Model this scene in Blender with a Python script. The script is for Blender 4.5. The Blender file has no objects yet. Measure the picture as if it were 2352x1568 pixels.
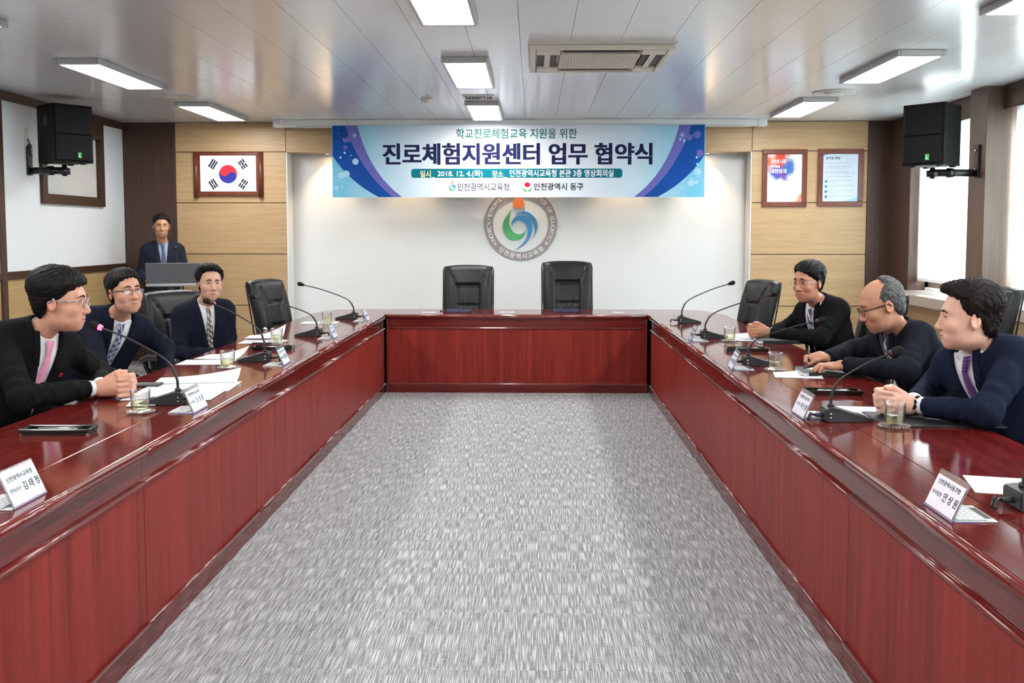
import bpy, bmesh, math, random
import numpy as np
from mathutils import Matrix, Vector, Euler
random.seed(7); np.random.seed(7)
R = math.radians
SC = bpy.context.scene
COL = SC.collection

# ------------------------------------------------------------------ camera, world, exposure
F, PX, PY, CH = 2250.0, 1176.0, 691.0, 1.47
TH = math.atan((PY - 533) / F)
PSI = math.atan(50 / F * math.cos(TH))
cam = bpy.data.cameras.new('camera'); cam.sensor_width = 36.0
cam.lens = F / 2352 * 36.0
cam.shift_y = -(784 - PY) / 2352
cam.clip_start = 0.05
camo = bpy.data.objects.new('camera', cam); COL.objects.link(camo)
camo.location = (0, 0, CH); camo.rotation_euler = (math.pi / 2 - TH, 0, PSI)
SC.camera = camo
SC.view_settings.view_transform = 'Standard'
SC.view_settings.look = 'None'
SC.view_settings.gamma = 1.0
SC.view_settings.use_curve_mapping = False
SC.view_settings.exposure = 1.87
w = bpy.data.worlds.new('world'); SC.world = w; w.use_nodes = True
w.node_tree.nodes['Background'].inputs[0].default_value = (0.93, 0.97, 1.0, 1)
w.node_tree.nodes['Background'].inputs[1].default_value = 9.0
SC.cycles.max_bounces = 6
SC.cycles.diffuse_bounces = 2
SC.cycles.glossy_bounces = 3
SC.cycles.transmission_bounces = 5
SC.cycles.adaptive_threshold = 0.05
SC.cycles.transparent_max_bounces = 12
SC.cycles.sample_clamp_indirect = 6.0
SC.cycles.caustics_reflective = False
SC.cycles.caustics_refractive = False
LAMP = 9.0           # radiance of the ceiling panels

# pixel -> place helpers (direction from the photo, distance from what a thing touches)
_fw = np.array([-math.sin(PSI) * math.cos(TH), math.cos(PSI) * math.cos(TH), -math.sin(TH)])
_rt = np.array([math.cos(PSI), math.sin(PSI), 0.0]); _up = np.cross(_rt, _fw)
_C = np.array([0, 0, CH])
def ray(px, py): return _fw + _rt * (px - PX) / F + _up * (PY - py) / F
def atz(px, py, z): r = ray(px, py); return _C + r * ((z - CH) / r[2])
def aty(px, py, y): r = ray(px, py); return _C + r * (y / r[1])
def atx(px, py, x): r = ray(px, py); return _C + r * (x / r[0])

# ------------------------------------------------------------------ materials
MATS = {}
def srgb(r, g, b):
    f = lambda c: (c / 255 / 12.92) if c / 255 <= 0.04045 else ((c / 255 + 0.055) / 1.055) ** 2.4
    return (f(r), f(g), f(b), 1)
def mat(name, col, rough=0.5, metal=0.0, coat=0.0, trans=0.0, ior=1.45, emit=None, estr=0, var=0.0, vscale=(30, 30, 30),
        bump=0.0, bscale=None, spec=0.5, sheen=0.0, sub=0.0, alpha=1.0, detail=3):
    if name in MATS: return MATS[name]
    m = bpy.data.materials.new(name); m.use_nodes = True
    nt = m.node_tree; b = nt.nodes['Principled BSDF']
    b.inputs['Base Color'].default_value = col
    b.inputs['Roughness'].default_value = rough
    b.inputs['Metallic'].default_value = metal
    b.inputs['Coat Weight'].default_value = coat
    b.inputs['Coat Roughness'].default_value = 0.06
    b.inputs['Transmission Weight'].default_value = trans
    b.inputs['IOR'].default_value = ior
    b.inputs['Specular IOR Level'].default_value = spec
    b.inputs['Sheen Weight'].default_value = sheen
    b.inputs['Subsurface Weight'].default_value = sub
    b.inputs['Alpha'].default_value = alpha
    if sub: b.inputs['Subsurface Radius'].default_value = (0.010, 0.004, 0.002); b.inputs['Subsurface Scale'].default_value = 0.6
    if emit:
        b.inputs['Emission Color'].default_value = emit; b.inputs['Emission Strength'].default_value = estr
    if var or bump:
        tc = nt.nodes.new('ShaderNodeTexCoord'); mp = nt.nodes.new('ShaderNodeMapping')
        mp.inputs['Scale'].default_value = vscale
        nz = nt.nodes.new('ShaderNodeTexNoise'); nz.inputs['Scale'].default_value = 1.0; nz.inputs['Detail'].default_value = detail
        nt.links.new(tc.outputs['Object'], mp.inputs['Vector']); nt.links.new(mp.outputs[0], nz.inputs['Vector'])
        if var:
            rp = nt.nodes.new('ShaderNodeValToRGB')
            rp.color_ramp.elements[0].position = 0.3; rp.color_ramp.elements[1].position = 0.7
            rp.color_ramp.elements[0].color = tuple(c * (1 - var) for c in col[:3]) + (1,)
            rp.color_ramp.elements[1].color = tuple(min(1, c * (1 + var)) for c in col[:3]) + (1,)
            nt.links.new(nz.outputs['Fac'], rp.inputs[0]); nt.links.new(rp.outputs[0], b.inputs['Base Color'])
        if bump:
            src = nz
            if bscale:
                mp2 = nt.nodes.new('ShaderNodeMapping'); mp2.inputs['Scale'].default_value = bscale
                src = nt.nodes.new('ShaderNodeTexNoise'); src.inputs['Scale'].default_value = 1.0
                nt.links.new(tc.outputs['Object'], mp2.inputs['Vector']); nt.links.new(mp2.outputs[0], src.inputs['Vector'])
            bp = nt.nodes.new('ShaderNodeBump'); bp.inputs['Strength'].default_value = bump; bp.inputs['Distance'].default_value = 0.004
            nt.links.new(src.outputs['Fac'], bp.inputs['Height']); nt.links.new(bp.outputs[0], b.inputs['Normal'])
    MATS[name] = m; return m

def wood(name, dark, light, grain, rough=0.3, coat=0.0, fine=4.0, bump=0.0):
    """grain = scale vector: small along the grain, large across it"""
    if name in MATS: return MATS[name]
    m = bpy.data.materials.new(name); m.use_nodes = True; nt = m.node_tree; b = nt.nodes['Principled BSDF']
    tc = nt.nodes.new('ShaderNodeTexCoord'); mp = nt.nodes.new('ShaderNodeMapping'); mp.inputs['Scale'].default_value = grain
    n1 = nt.nodes.new('ShaderNodeTexNoise'); n1.inputs['Scale'].default_value = 1; n1.inputs['Detail'].default_value = 5; n1.inputs['Roughness'].default_value = 0.6; n1.inputs['Distortion'].default_value = 0.4
    mp2 = nt.nodes.new('ShaderNodeMapping'); mp2.inputs['Scale'].default_value = tuple(g * fine for g in grain)
    n2 = nt.nodes.new('ShaderNodeTexNoise'); n2.inputs['Scale'].default_value = 1; n2.inputs['Detail'].default_value = 3
    mx = nt.nodes.new('ShaderNodeMath'); mx.operation = 'MULTIPLY_ADD'; mx.inputs[1].default_value = 0.45
    oi = nt.nodes.new('ShaderNodeObjectInfo'); ad = nt.nodes.new('ShaderNodeVectorMath'); ad.operation = 'ADD'
    cb = nt.nodes.new('ShaderNodeCombineXYZ'); ml = nt.nodes.new('ShaderNodeMath'); ml.operation = 'MULTIPLY'; ml.inputs[1].default_value = 13.0
    nt.links.new(oi.outputs['Random'], ml.inputs[0])
    for k in range(3): nt.links.new(ml.outputs[0], cb.inputs[k])
    nt.links.new(tc.outputs['Object'], ad.inputs[0]); nt.links.new(cb.outputs[0], ad.inputs[1])
    nt.links.new(ad.outputs[0], mp.inputs['Vector']); nt.links.new(mp.outputs[0], n1.inputs['Vector'])
    nt.links.new(ad.outputs[0], mp2.inputs['Vector']); nt.links.new(mp2.outputs[0], n2.inputs['Vector'])
    nt.links.new(n2.outputs['Fac'], mx.inputs[0])
    m2 = nt.nodes.new('ShaderNodeMath'); m2.operation = 'MULTIPLY'; m2.inputs[1].default_value = 0.6
    nt.links.new(n1.outputs['Fac'], m2.inputs[0]); nt.links.new(m2.outputs[0], mx.inputs[2])
    rp = nt.nodes.new('ShaderNodeValToRGB'); rp.color_ramp.elements[0].position = 0.36; rp.color_ramp.elements[1].position = 0.68
    rp.color_ramp.elements[0].color = dark; rp.color_ramp.elements[1].color = light
    nt.links.new(mx.outputs[0], rp.inputs[0]); nt.links.new(rp.outputs[0], b.inputs['Base Color'])
    b.inputs['Roughness'].default_value = rough; b.inputs['Coat Weight'].default_value = coat; b.inputs['Coat Roughness'].default_value = 0.05
    if bump:
        bp = nt.nodes.new('ShaderNodeBump'); bp.inputs['Strength'].default_value = bump; bp.inputs['Distance'].default_value = 0.002
        nt.links.new(n2.outputs['Fac'], bp.inputs['Height']); nt.links.new(bp.outputs[0], b.inputs['Normal'])
    MATS[name] = m; return m

# ------------------------------------------------------------------ object helpers
def link(o, parent=None):
    COL.objects.link(o)
    if parent is not None: o.parent = parent
    return o
def tag(o, label=None, cat=None, group=None, kind=None):
    if label: o['label'] = label
    if cat: o['category'] = cat
    if group: o['group'] = group
    if kind: o['kind'] = kind
    return o
def empty(name, loc=(0, 0, 0), rz=0.0, label=None, cat=None, group=None):
    o = bpy.data.objects.new(name, None); o.empty_display_size = 0.05
    o.location = loc; o.rotation_euler = (0, 0, rz); link(o)
    return tag(o, label, cat, group)
def from_bm(name, bm, m, parent=None, smooth=False, loc=None):
    me = bpy.data.meshes.new(name); bm.normal_update(); bm.to_mesh(me); bm.free()
    for x in (m if isinstance(m, (list, tuple)) else [m]): me.materials.append(x)
    if smooth: me.polygons.foreach_set('use_smooth', [True] * len(me.polygons))
    o = bpy.data.objects.new(name, me)
    if loc is not None: o.location = loc
    return link(o, parent)
def from_py(name, vs, fs, m, parent=None, smooth=False, loc=None, mi=None):
    me = bpy.data.meshes.new(name); me.from_pydata([tuple(map(float, v)) for v in vs], [], [tuple(map(int, f)) for f in fs])
    for x in (m if isinstance(m, (list, tuple)) else [m]): me.materials.append(x)
    if mi is not None: me.polygons.foreach_set('material_index', list(mi))
    if smooth: me.polygons.foreach_set('use_smooth', [True] * len(me.polygons))
    me.update()
    o = bpy.data.objects.new(name, me)
    if loc is not None: o.location = loc
    return link(o, parent)
def copy_tree(o, parent=None):
    c = o.copy(); COL.objects.link(c); c.parent = parent
    for ch in list(o.children): copy_tree(ch, c)
    return c
def add_box(bm, lo, hi, bevel=0.0, seg=2, mtx=None):
    lo = Vector(lo); hi = Vector(hi)
    r = bmesh.ops.create_cube(bm, size=1.0)
    vs = r['verts']; c = (lo + hi) / 2; s = hi - lo
    for v in vs: v.co = Vector((v.co.x * s.x, v.co.y * s.y, v.co.z * s.z)) + c
    out = vs
    if bevel > 0:
        es = list({e for v in vs for e in v.link_edges})
        rr = bmesh.ops.bevel(bm, geom=es, offset=min(bevel, min(s) * 0.49), segments=seg, affect='EDGES', profile=0.5)
        out = list({v for f in rr['faces'] for v in f.verts} | {v for v in vs if v.is_valid})
    if mtx is not None: bmesh.ops.transform(bm, matrix=mtx, verts=[v for v in out if v.is_valid])
    return out
def box(name, lo, hi, m, parent=None, bevel=0.0, seg=2, mtx=None, smooth=False):
    bm = bmesh.new(); add_box(bm, lo, hi, bevel, seg, mtx)
    return from_bm(name, bm, m, parent, smooth)
def add_prism(bm, pts, d0, d1, frame=None):
    """polygon pts (u,v) extruded from depth d0 to d1; frame maps (u,v,d) -> xyz"""
    fr = frame or (lambda u, v, d: (u, v, d))
    a = [bm.verts.new(fr(u, v, d0)) for u, v in pts]; b = [bm.verts.new(fr(u, v, d1)) for u, v in pts]
    n = len(pts); fs = []
    fs.append(bm.faces.new(a[::-1])); fs.append(bm.faces.new(b))
    for i in range(n): fs.append(bm.faces.new((a[i], a[(i + 1) % n], b[(i + 1) % n], b[i])))
    bmesh.ops.recalc_face_normals(bm, faces=fs)
    return a + b
def prism(name, pts, d0, d1, m, parent=None, frame=None, smooth=False):
    bm = bmesh.new(); add_prism(bm, pts, d0, d1, frame); return from_bm(name, bm, m, parent, smooth)
def lathe_geo(prof, n=24, c=(0, 0, 0), wob=None):
    vs, fs = [], []
    for i, (r, z) in enumerate(prof):
        for k in range(n):
            a = 2 * math.pi * k / n; rr = r * (1 + (wob(a, z) if wob else 0))
            vs.append((c[0] + rr * math.cos(a), c[1] + rr * math.sin(a), c[2] + z))
    for i in range(len(prof) - 1):
        for k in range(n):
            fs.append((i * n + k, i * n + (k + 1) % n, (i + 1) * n + (k + 1) % n, (i + 1) * n + k))
    fs.append(tuple(range(n - 1, -1, -1))); fs.append(tuple((len(prof) - 1) * n + k for k in range(n)))
    return vs, fs
def lathe(name, prof, m, parent=None, n=24, c=(0, 0, 0), smooth=True, wob=None):
    vs, fs = lathe_geo(prof, n, c, wob); return from_py(name, vs, fs, m, parent, smooth)
def catmull(P, n=8):
    P = [np.array(p, float) for p in P]; Q = [2 * P[0] - P[1]] + P + [2 * P[-1] - P[-2]]; out = []
    for i in range(1, len(Q) - 2):
        for k in range(n):
            t = k / n; a, b, c, d = Q[i - 1:i + 3]
            out.append(0.5 * ((2 * b) + (c - a) * t + (2 * a - 5 * b + 4 * c - d) * t * t + (3 * b - a - 3 * c + d) * t ** 3))
    out.append(P[-1]); return out
def tube_geo(path, rad, n=8, v0=0, flat=None, closed=False):
    path = [np.array(p, float) for p in path]; m = len(path); vs, fs = [], []
    rad = rad if hasattr(rad, '__len__') else [rad] * m
    ref = np.array([0, 0, 1.0]); prev = None
    for i, p in enumerate(path):
        if closed: t = path[(i + 1) % m] - path[i - 1]
        else: t = path[min(i + 1, m - 1)] - path[max(i - 1, 0)]
        t = t / (np.linalg.norm(t) + 1e-12)
        if prev is None:
            a = np.cross(t, ref)
            if np.linalg.norm(a) < 0.1: a = np.cross(t, [1.0, 0, 0])
        else: a = prev - t * (prev @ t)
        a /= np.linalg.norm(a) + 1e-12; prev = a; b = np.cross(t, a)
        fa, fb = (1, 1) if flat is None else flat
        for k in range(n):
            an = 2 * math.pi * k / n
            vs.append(p + rad[i] * (fa * a * math.cos(an) + fb * b * math.sin(an)))
    for i in range(m if closed else m - 1):
        j = (i + 1) % m
        for k in range(n): fs.append((v0 + i * n + k, v0 + i * n + (k + 1) % n, v0 + j * n + (k + 1) % n, v0 + j * n + k))
    if not closed:
        fs.append(tuple(v0 + k for k in range(n - 1, -1, -1))); fs.append(tuple(v0 + (m - 1) * n + k for k in range(n)))
    return vs, fs
def tube(name, path, rad, m, parent=None, n=8, flat=None, closed=False):
    vs, fs = tube_geo(path, rad, n, 0, flat, closed); return from_py(name, vs, fs, m, parent, True)
def join_geo(parts):
    V, Fs = [], []
    for vs, fs in parts:
        o = len(V); V += list(vs); Fs += [tuple(i + o for i in f) for f in fs]
    return V, Fs
_TX = {}
TSC = bpy.data.scenes.new('lettering_workbench')
def text_geo(s, bold=0.0, res=2, space=1.0):
    k = (s, bold, res, space)
    if k not in _TX:
        cu = bpy.data.curves.new('txt', 'FONT'); cu.body = s; cu.size = 1.0; cu.offset = bold; cu.resolution_u = res
        cu.space_character = space
        o = bpy.data.objects.new('txt', cu); TSC.collection.objects.link(o)
        vl = TSC.view_layers[0]; vl.update(); me = bpy.data.meshes.new_from_object(o.evaluated_get(vl.depsgraph))
        vs = np.array([v.co[:] for v in me.vertices]).reshape(-1, 3); fs = [tuple(p.vertices) for p in me.polygons]
        bpy.data.objects.remove(o); bpy.data.meshes.remove(me); bpy.data.curves.remove(cu)
        _TX[k] = (vs, fs)
    return _TX[k]
def text_fit(s, x0, x1, y0, y1, bold=0.0, res=2, space=1.0):
    """outline of the string stretched to the rectangle, flat in the (u,v) plane"""
    vs, fs = text_geo(s, bold, res, space)
    lo, hi = vs.min(0), vs.max(0)
    u = (vs[:, 0] - lo[0]) / (hi[0] - lo[0]) * (x1 - x0) + x0
    v = (vs[:, 1] - lo[1]) / (hi[1] - lo[1]) * (y1 - y0) + y0
    return np.stack([u, v], 1), fs
def lettering(name, s, rect, frame, m, parent, bold=0.0, d=0.0, res=2, space=1.0, dup=0.0):
    uv, fs = text_fit(s, *rect, bold=bold, res=res, space=space)
    if dup:
        n = len(uv); uv = np.concatenate([uv - [dup, 0], uv, uv + [dup, 0]]); fs = fs + [tuple(i + n for i in f) for f in fs] + [tuple(i + 2 * n for i in f) for f in fs]
    k3 = len(uv) // 3 if dup else len(uv) + 1
    return from_py(name, [frame(u, v, d + .0002 * (i // k3)) for i, (u, v) in enumerate(uv)], fs, m, parent)

# palette
M_white = mat('white_paint', srgb(226, 230, 231), 0.6, var=0.02, vscale=(2, 2, 2))
M_blackpl = mat('black_plastic', (0.012, 0.012, 0.013, 1), 0.35, bump=0.1, vscale=(400, 400, 400))
M_greypl = mat('dark_grey_plastic', (0.035, 0.038, 0.042, 1), 0.4, bump=0.08, vscale=(500, 500, 500))
M_leather = mat('black_leather', (0.0065, 0.0075, 0.0085, 1), 0.40, bump=0.2, vscale=(160, 160, 160), var=0.15)
M_chrome = mat('brushed_metal', (0.6, 0.6, 0.62, 1), 0.25, 1.0, var=0.05, vscale=(5, 5, 200))
M_paper = mat('white_paper', srgb(222, 225, 230), 0.7, var=0.01, vscale=(40, 40, 40))
M_ink = mat('dark_ink', (0.03, 0.035, 0.05, 1), 0.9, var=0.1, spec=.05)
M_mahog_h = wood('mahogany_lengthwise', (0.070, 0.006, 0.0055, 1), (0.175, 0.016, 0.012, 1), (22, 1.3, 22), 0.10, 0, bump=0.02)
M_mahog_x = wood('mahogany_crosswise', (0.070, 0.006, 0.0055, 1), (0.175, 0.016, 0.012, 1), (1.3, 22, 22), 0.10, 0, bump=0.02)
M_mahog_v = wood('mahogany_upright', (0.150, 0.0135, 0.010, 1), (0.285, 0.028, 0.019, 1), (14, 14, 0.7), 0.42, 0.0, 3.0)
M_mahog_v.node_tree.nodes['Principled BSDF'].inputs['Specular IOR Level'].default_value = .22
M_beadw = mat('mahogany_bead', (0.16, 0.018, 0.014, 1), 0.2, coat=1.0, var=0.2, vscale=(3, 3, 30))
M_maple = wood('pale_maple', srgb(176, 145, 104), srgb(196, 166, 124), (1.2, 30, 30), 0.42)
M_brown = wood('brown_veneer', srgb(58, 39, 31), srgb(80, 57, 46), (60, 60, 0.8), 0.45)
M_browntrim = wood('brown_trim', srgb(54, 36, 26), srgb(74, 51, 37), (40, 1.0, 40), 0.4)
M_walnutfr = wood('reddish_frame_wood', srgb(92, 42, 26), srgb(120, 60, 38), (20, 20, 3), 0.35)
# ------------------------------------------------------------------ the room
XL, XR, YB, YF, ZC = -4.64, 3.95, 11.05, -3.6, 2.70
YW = 11.30                                            # the white wall stands back behind the wooden surround
def structure(o): o['kind'] = 'structure'; return o

# carpet
def carpet_mat():
    m = bpy.data.materials.new('woven_carpet'); m.use_nodes = True; nt = m.node_tree; b = nt.nodes['Principled BSDF']
    N = nt.nodes.new; L = nt.links.new
    tc = N('ShaderNodeTexCoord'); oi = N('ShaderNodeObjectInfo'); cb = N('ShaderNodeCombineXYZ'); ml = N('ShaderNodeMath'); ml.operation = 'MULTIPLY'; ml.inputs[1].default_value = 37
    L(oi.outputs['Random'], ml.inputs[0]); L(ml.outputs[0], cb.inputs[0]); L(ml.outputs[0], cb.inputs[1])
    ad = N('ShaderNodeVectorMath'); ad.operation = 'ADD'; L(tc.outputs['Object'], ad.inputs[0]); L(cb.outputs[0], ad.inputs[1])
    def noise(sc, det):
        mp = N('ShaderNodeMapping'); mp.inputs['Scale'].default_value = sc; n = N('ShaderNodeTexNoise'); n.inputs['Scale'].default_value = 1; n.inputs['Detail'].default_value = det
        L(ad.outputs[0], mp.inputs['Vector']); L(mp.outputs[0], n.inputs['Vector']); return n
    n1 = noise((330, 7.5, 1), 0.0)       # pale dashes lying along the room
    n2 = noise((260, 330, 1), 1.5)      # loop grain
    n3 = noise((30, 120, 1), 1.5)       # cross weave
    n4 = noise((1.3, 1.3, 1), 2)
    r1 = N('ShaderNodeValToRGB'); r1.color_ramp.elements[0].position = 0.49; r1.color_ramp.elements[1].position = 0.62
    L(n1.outputs['Fac'], r1.inputs[0])
    r2 = N('ShaderNodeValToRGB'); r2.color_ramp.elements[0].position = 0.35; r2.color_ramp.elements[1].position = 0.68
    r2.color_ramp.elements[0].color = srgb(114, 114, 116); r2.color_ramp.elements[1].color = srgb(154, 154, 157)
    s = N('ShaderNodeMath'); s.operation = 'MULTIPLY_ADD'; s.inputs[1].default_value = 0.5
    h = N('ShaderNodeMath'); h.operation = 'MULTIPLY'; h.inputs[1].default_value = 0.5
    L(n3.outputs['Fac'], h.inputs[0]); L(n2.outputs['Fac'], s.inputs[0]); L(h.outputs[0], s.inputs[2]); L(s.outputs[0], r2.inputs[0])
    mx = N('ShaderNodeMix'); mx.data_type = 'RGBA'; mx.inputs['B'].default_value = srgb(192, 193, 195)
    L(r1.outputs[0], mx.inputs['Factor']); L(r2.outputs[0], mx.inputs['A']); L(mx.outputs['Result'], b.inputs['Base Color'])
    b.inputs['Roughness'].default_value = 0.95; b.inputs['Specular IOR Level'].default_value = 0.1
    bp = N('ShaderNodeBump'); bp.inputs['Strength'].default_value = 0.5; bp.inputs['Distance'].default_value = 0.003
    L(s.outputs[0], bp.inputs['Height']); L(bp.outputs[0], b.inputs['Normal'])
    MATS['carpet'] = m; return m
M_carpet = carpet_mat()
fl = structure(box('floor', (XL - .1, YF - .1, -0.10), (4.3, YW + .1, -0.006), M_carpet))
tile0 = None
for i in range(6):
    for j in range(14):
        x, y = -1.62 + 0.5 * i + .25, 2.2 + 0.5 * j + .25
        if tile0 is None:
            tile0 = box('carpet_tile', (-.2499, -.2499, -.006), (.2499, .2499, 0), M_carpet, fl); t = tile0
        else: t = tile0.copy(); COL.objects.link(t); t.parent = fl
        t.location = (x, y, 0)
for lo, hi in (((XL, YF), (-1.62, YW)), ((1.38, YF), (4.3, YW)), ((-1.62, YF), (1.38, 2.2)), ((-1.62, 9.2), (1.38, YW))):
    o = box('carpet', (lo[0], lo[1], -.006), (hi[0], hi[1], 0), M_carpet, fl)

# ceiling: gloss painted metal panels
M_ceil = mat('gloss_ceiling_metal', srgb(222, 222, 223), 0.19, var=0.012, vscale=(3, 60, 3), bump=0.035, bscale=(25, 160, 1), spec=0.75)
ce = structure(box('ceiling', (XL - .1, YF - .1, ZC + .012), (4.35, YW + .1, ZC + .12), mat('ceiling_void', (0.28, 0.28, 0.28, 1), 0.8, var=.05)))
pw = 0.325; p0 = None
ni = int(math.ceil((XR + .15 - XL) / pw)); k = 0
for i in range(ni):
    x0 = XL + i * pw; off = (0.0, 0.9, 0.45, 1.35)[i % 4]
    y = 3.4 - off
    while y < YB + .02:
        y0, y1 = max(y, 2.5), min(y + 2.4, YW)
        if y1 - y0 > .1:
            o = box('ceiling_panel', (x0 + .0012, y0 + .0012, ZC), (x0 + pw - .0012, y1 - .0012, ZC + .012), M_ceil, ce)
        y += 2.4
box('ceiling_panel', (XL, YF, ZC), (4.3, 2.5, ZC + .012), M_ceil, ce)

# walls
wl = structure(box('wall_left', (XL - .12, YF, 0), (XL - .02, YW + .1, ZC), mat('wall_core', srgb(200, 200, 196), .7, var=.02)))
M_lwhite = mat('white_wall_board', srgb(222, 226, 229), 0.5, var=0.015, vscale=(2, 2, 2))
bwx = XL
# white upper board with a hole for the control-room window
wy0, wy1, wz0, wz1 = 9.17, 10.48, 1.76, 2.52
def lbox(n, y0, y1, z0, z1, m, x0=-.02, x1=0.0, parent=wl, bevel=0): return box(n, (XL + x0, y0, z0), (XL + x1, y1, z1), m, parent, bevel)
lbox('white_board', 8.50, wy0, 1.12, 2.62, M_lwhite); lbox('white_board', wy1, YB, 1.12, 2.62, M_lwhite)
lbox('white_board', wy0, wy1, 1.12, wz0, M_lwhite); lbox('white_board', wy0, wy1, wz1, 2.62, M_lwhite)
lbox('white_board', YF, 8.42, 1.12, 2.62, M_lwhite)
for y0, y1 in ((9.3, YB), (7.6, 9.297), (5.9, 7.597), (YF, 5.897)):
    lbox('wood_panel', y0, y1, 0.56, 1.05, wood('pale_maple_side', srgb(166, 136, 92), srgb(184, 154, 110), (30, 1.2, 30), .42))
    lbox('wood_panel', y0, y1, 0.10, 0.557, MATS['pale_maple_side'])
structure(lbox('trim_1', YF, YB, 1.05, 1.12, M_browntrim, -.02, .018, None, .004))
structure(lbox('trim_2', YF, YB, 2.62, ZC, M_browntrim, -.02, .018, None, .004))
structure(lbox('trim_3', 8.42, 8.50, 0.1, 2.62, M_brown, -.02, .023, None, .004))
structure(lbox('baseboard_left', YF, YB, 0, 0.10, M_browntrim, -.02, .012, None, .003))
# control-room window in the left wall
win = structure(empty('window_1', (XL, (wy0 + wy1) / 2, wz0)))
def wpart(n, lo, hi, m, parent=win, bevel=0.003):
    o = box(n, Vector(lo) - win.location, Vector(hi) - win.location, m, parent, bevel); return o
fr = .075
wpart('window_frame', (XL - .1, wy0 - .01, wz0 - .02), (XL + .035, wy1 + .01, wz0 + fr), M_browntrim)
wpart('window_frame', (XL - .1, wy0 - .01, wz1 - fr), (XL + .035, wy1 + .01, wz1 + .10), M_browntrim)
wpart('window_frame', (XL - .1, wy0 - .01, wz0 + fr), (XL + .035, wy0 + fr, wz1 - fr), M_browntrim)
wpart('window_frame', (XL - .1, wy1 - fr, wz0 + fr), (XL + .035, wy1 + .01, wz1 - fr), M_browntrim)
M_sash = mat('cream_sash', srgb(205, 200, 186), .4, var=.02)
M_obsc = mat('frosted_pane', srgb(112, 112, 108), .35, var=.08, vscale=(300, 300, 300), bump=.2)
ya, yb2, ym = wy0 + fr, wy1 - fr - .28, 9.62
for a, b_ in ((ya, ym), (ym + .004, yb2)):
    s = wpart('sash', (XL - .085, a, wz0 + fr), (XL - .06, b_, wz0 + fr + .035), M_sash)
    wpart('sash_rail', (XL - .085, a, wz1 - fr - .035), (XL - .06, b_, wz1 - fr), M_sash)
    wpart('sash_stile', (XL - .085, a, wz0 + fr + .035), (XL - .06, a + .03, wz1 - fr - .035), M_sash)
    wpart('sash_stile', (XL - .085, b_ - .03, wz0 + fr + .035), (XL - .06, b_, wz1 - fr - .035), M_sash)
    wpart('pane', (XL - .077, a + .03, wz0 + fr + .035), (XL - .068, b_ - .03, wz1 - fr - .035), M_obsc, win, 0)
wpart('reveal_panel', (XL - .09, yb2, wz0 + fr), (XL - .06, wy1 - fr, wz1 - fr), M_browntrim)
wpart('window_latch', (XL - .06, yb2 + .12, 2.18), (XL - .045, yb2 + .16, 2.30), M_sash, win, .004)

# back wall
wb = structure(box('wall_back', (XL - .1, YW, 0), (4.3, YW + .1, ZC), M_white))
xa = aty(404, 400, YB)[0]; xb = aty(657, 400, YB)[0]; xc = aty(1727, 400, YB)[0]; xd = aty(1992, 400, YB)[0]
zh = aty(1200, 349, YB)[2]
joints = [ZC, aty(530, 349, YB)[2], aty(530, 466, YB)[2], aty(530, 583.5, YB)[2], aty(530, 701, YB)[2], aty(530, 819, YB)[2], 0.1]
for j in range(6):
    z1, z0 = joints[j], joints[j + 1]
    for a, b_ in ((xa, xb), (xc, xd)):
        box('wood_panel', (a, YB, z0 + .004), (b_, YW, z1 - .004), M_maple, wb, .003)
for a, b_ in ((xb, (xb + xc) / 2), ((xb + xc) / 2, xc)):
    box('wood_panel', (a + .004, YB, zh), (b_ - .004, YW, ZC), M_maple, wb, .003)
box('joint_backing', (xa, YB + .012, 0), (xb - .002, YW, ZC - .001), M_browntrim, wb)
box('joint_backing', (xc + .002, YB + .012, 0), (xd, YW, ZC - .001), M_browntrim, wb)
box('white_reveal', (xb - .001, YB + .004, 0), (xb + .012, YW, zh), M_white, wb)
box('white_reveal', (xc - .012, YB + .004, 0), (xc + .001, YW, zh), M_white, wb)
box('brown_panel', (XL - .02, YB - .004, 0), (xa - .004, YW, ZC), M_brown, wb, .003)
box('brown_panel', (xd + .004, YB - .004, 0), (XR + .02, YW, ZC), M_brown, wb, .003)
structure(box('baseboard_back', (xa, YB - .012, 0), (xb, YB, .1), M_browntrim, None, .003))
structure(box('baseboard_right', (xc, YB - .012, 0), (xd, YB, .1), M_browntrim, None, .003))
# wall behind the camera
wf = structure(box('wall_front', (XL - .1, YF - .12, 0), (4.3, YF, ZC), M_lwhite))

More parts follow.
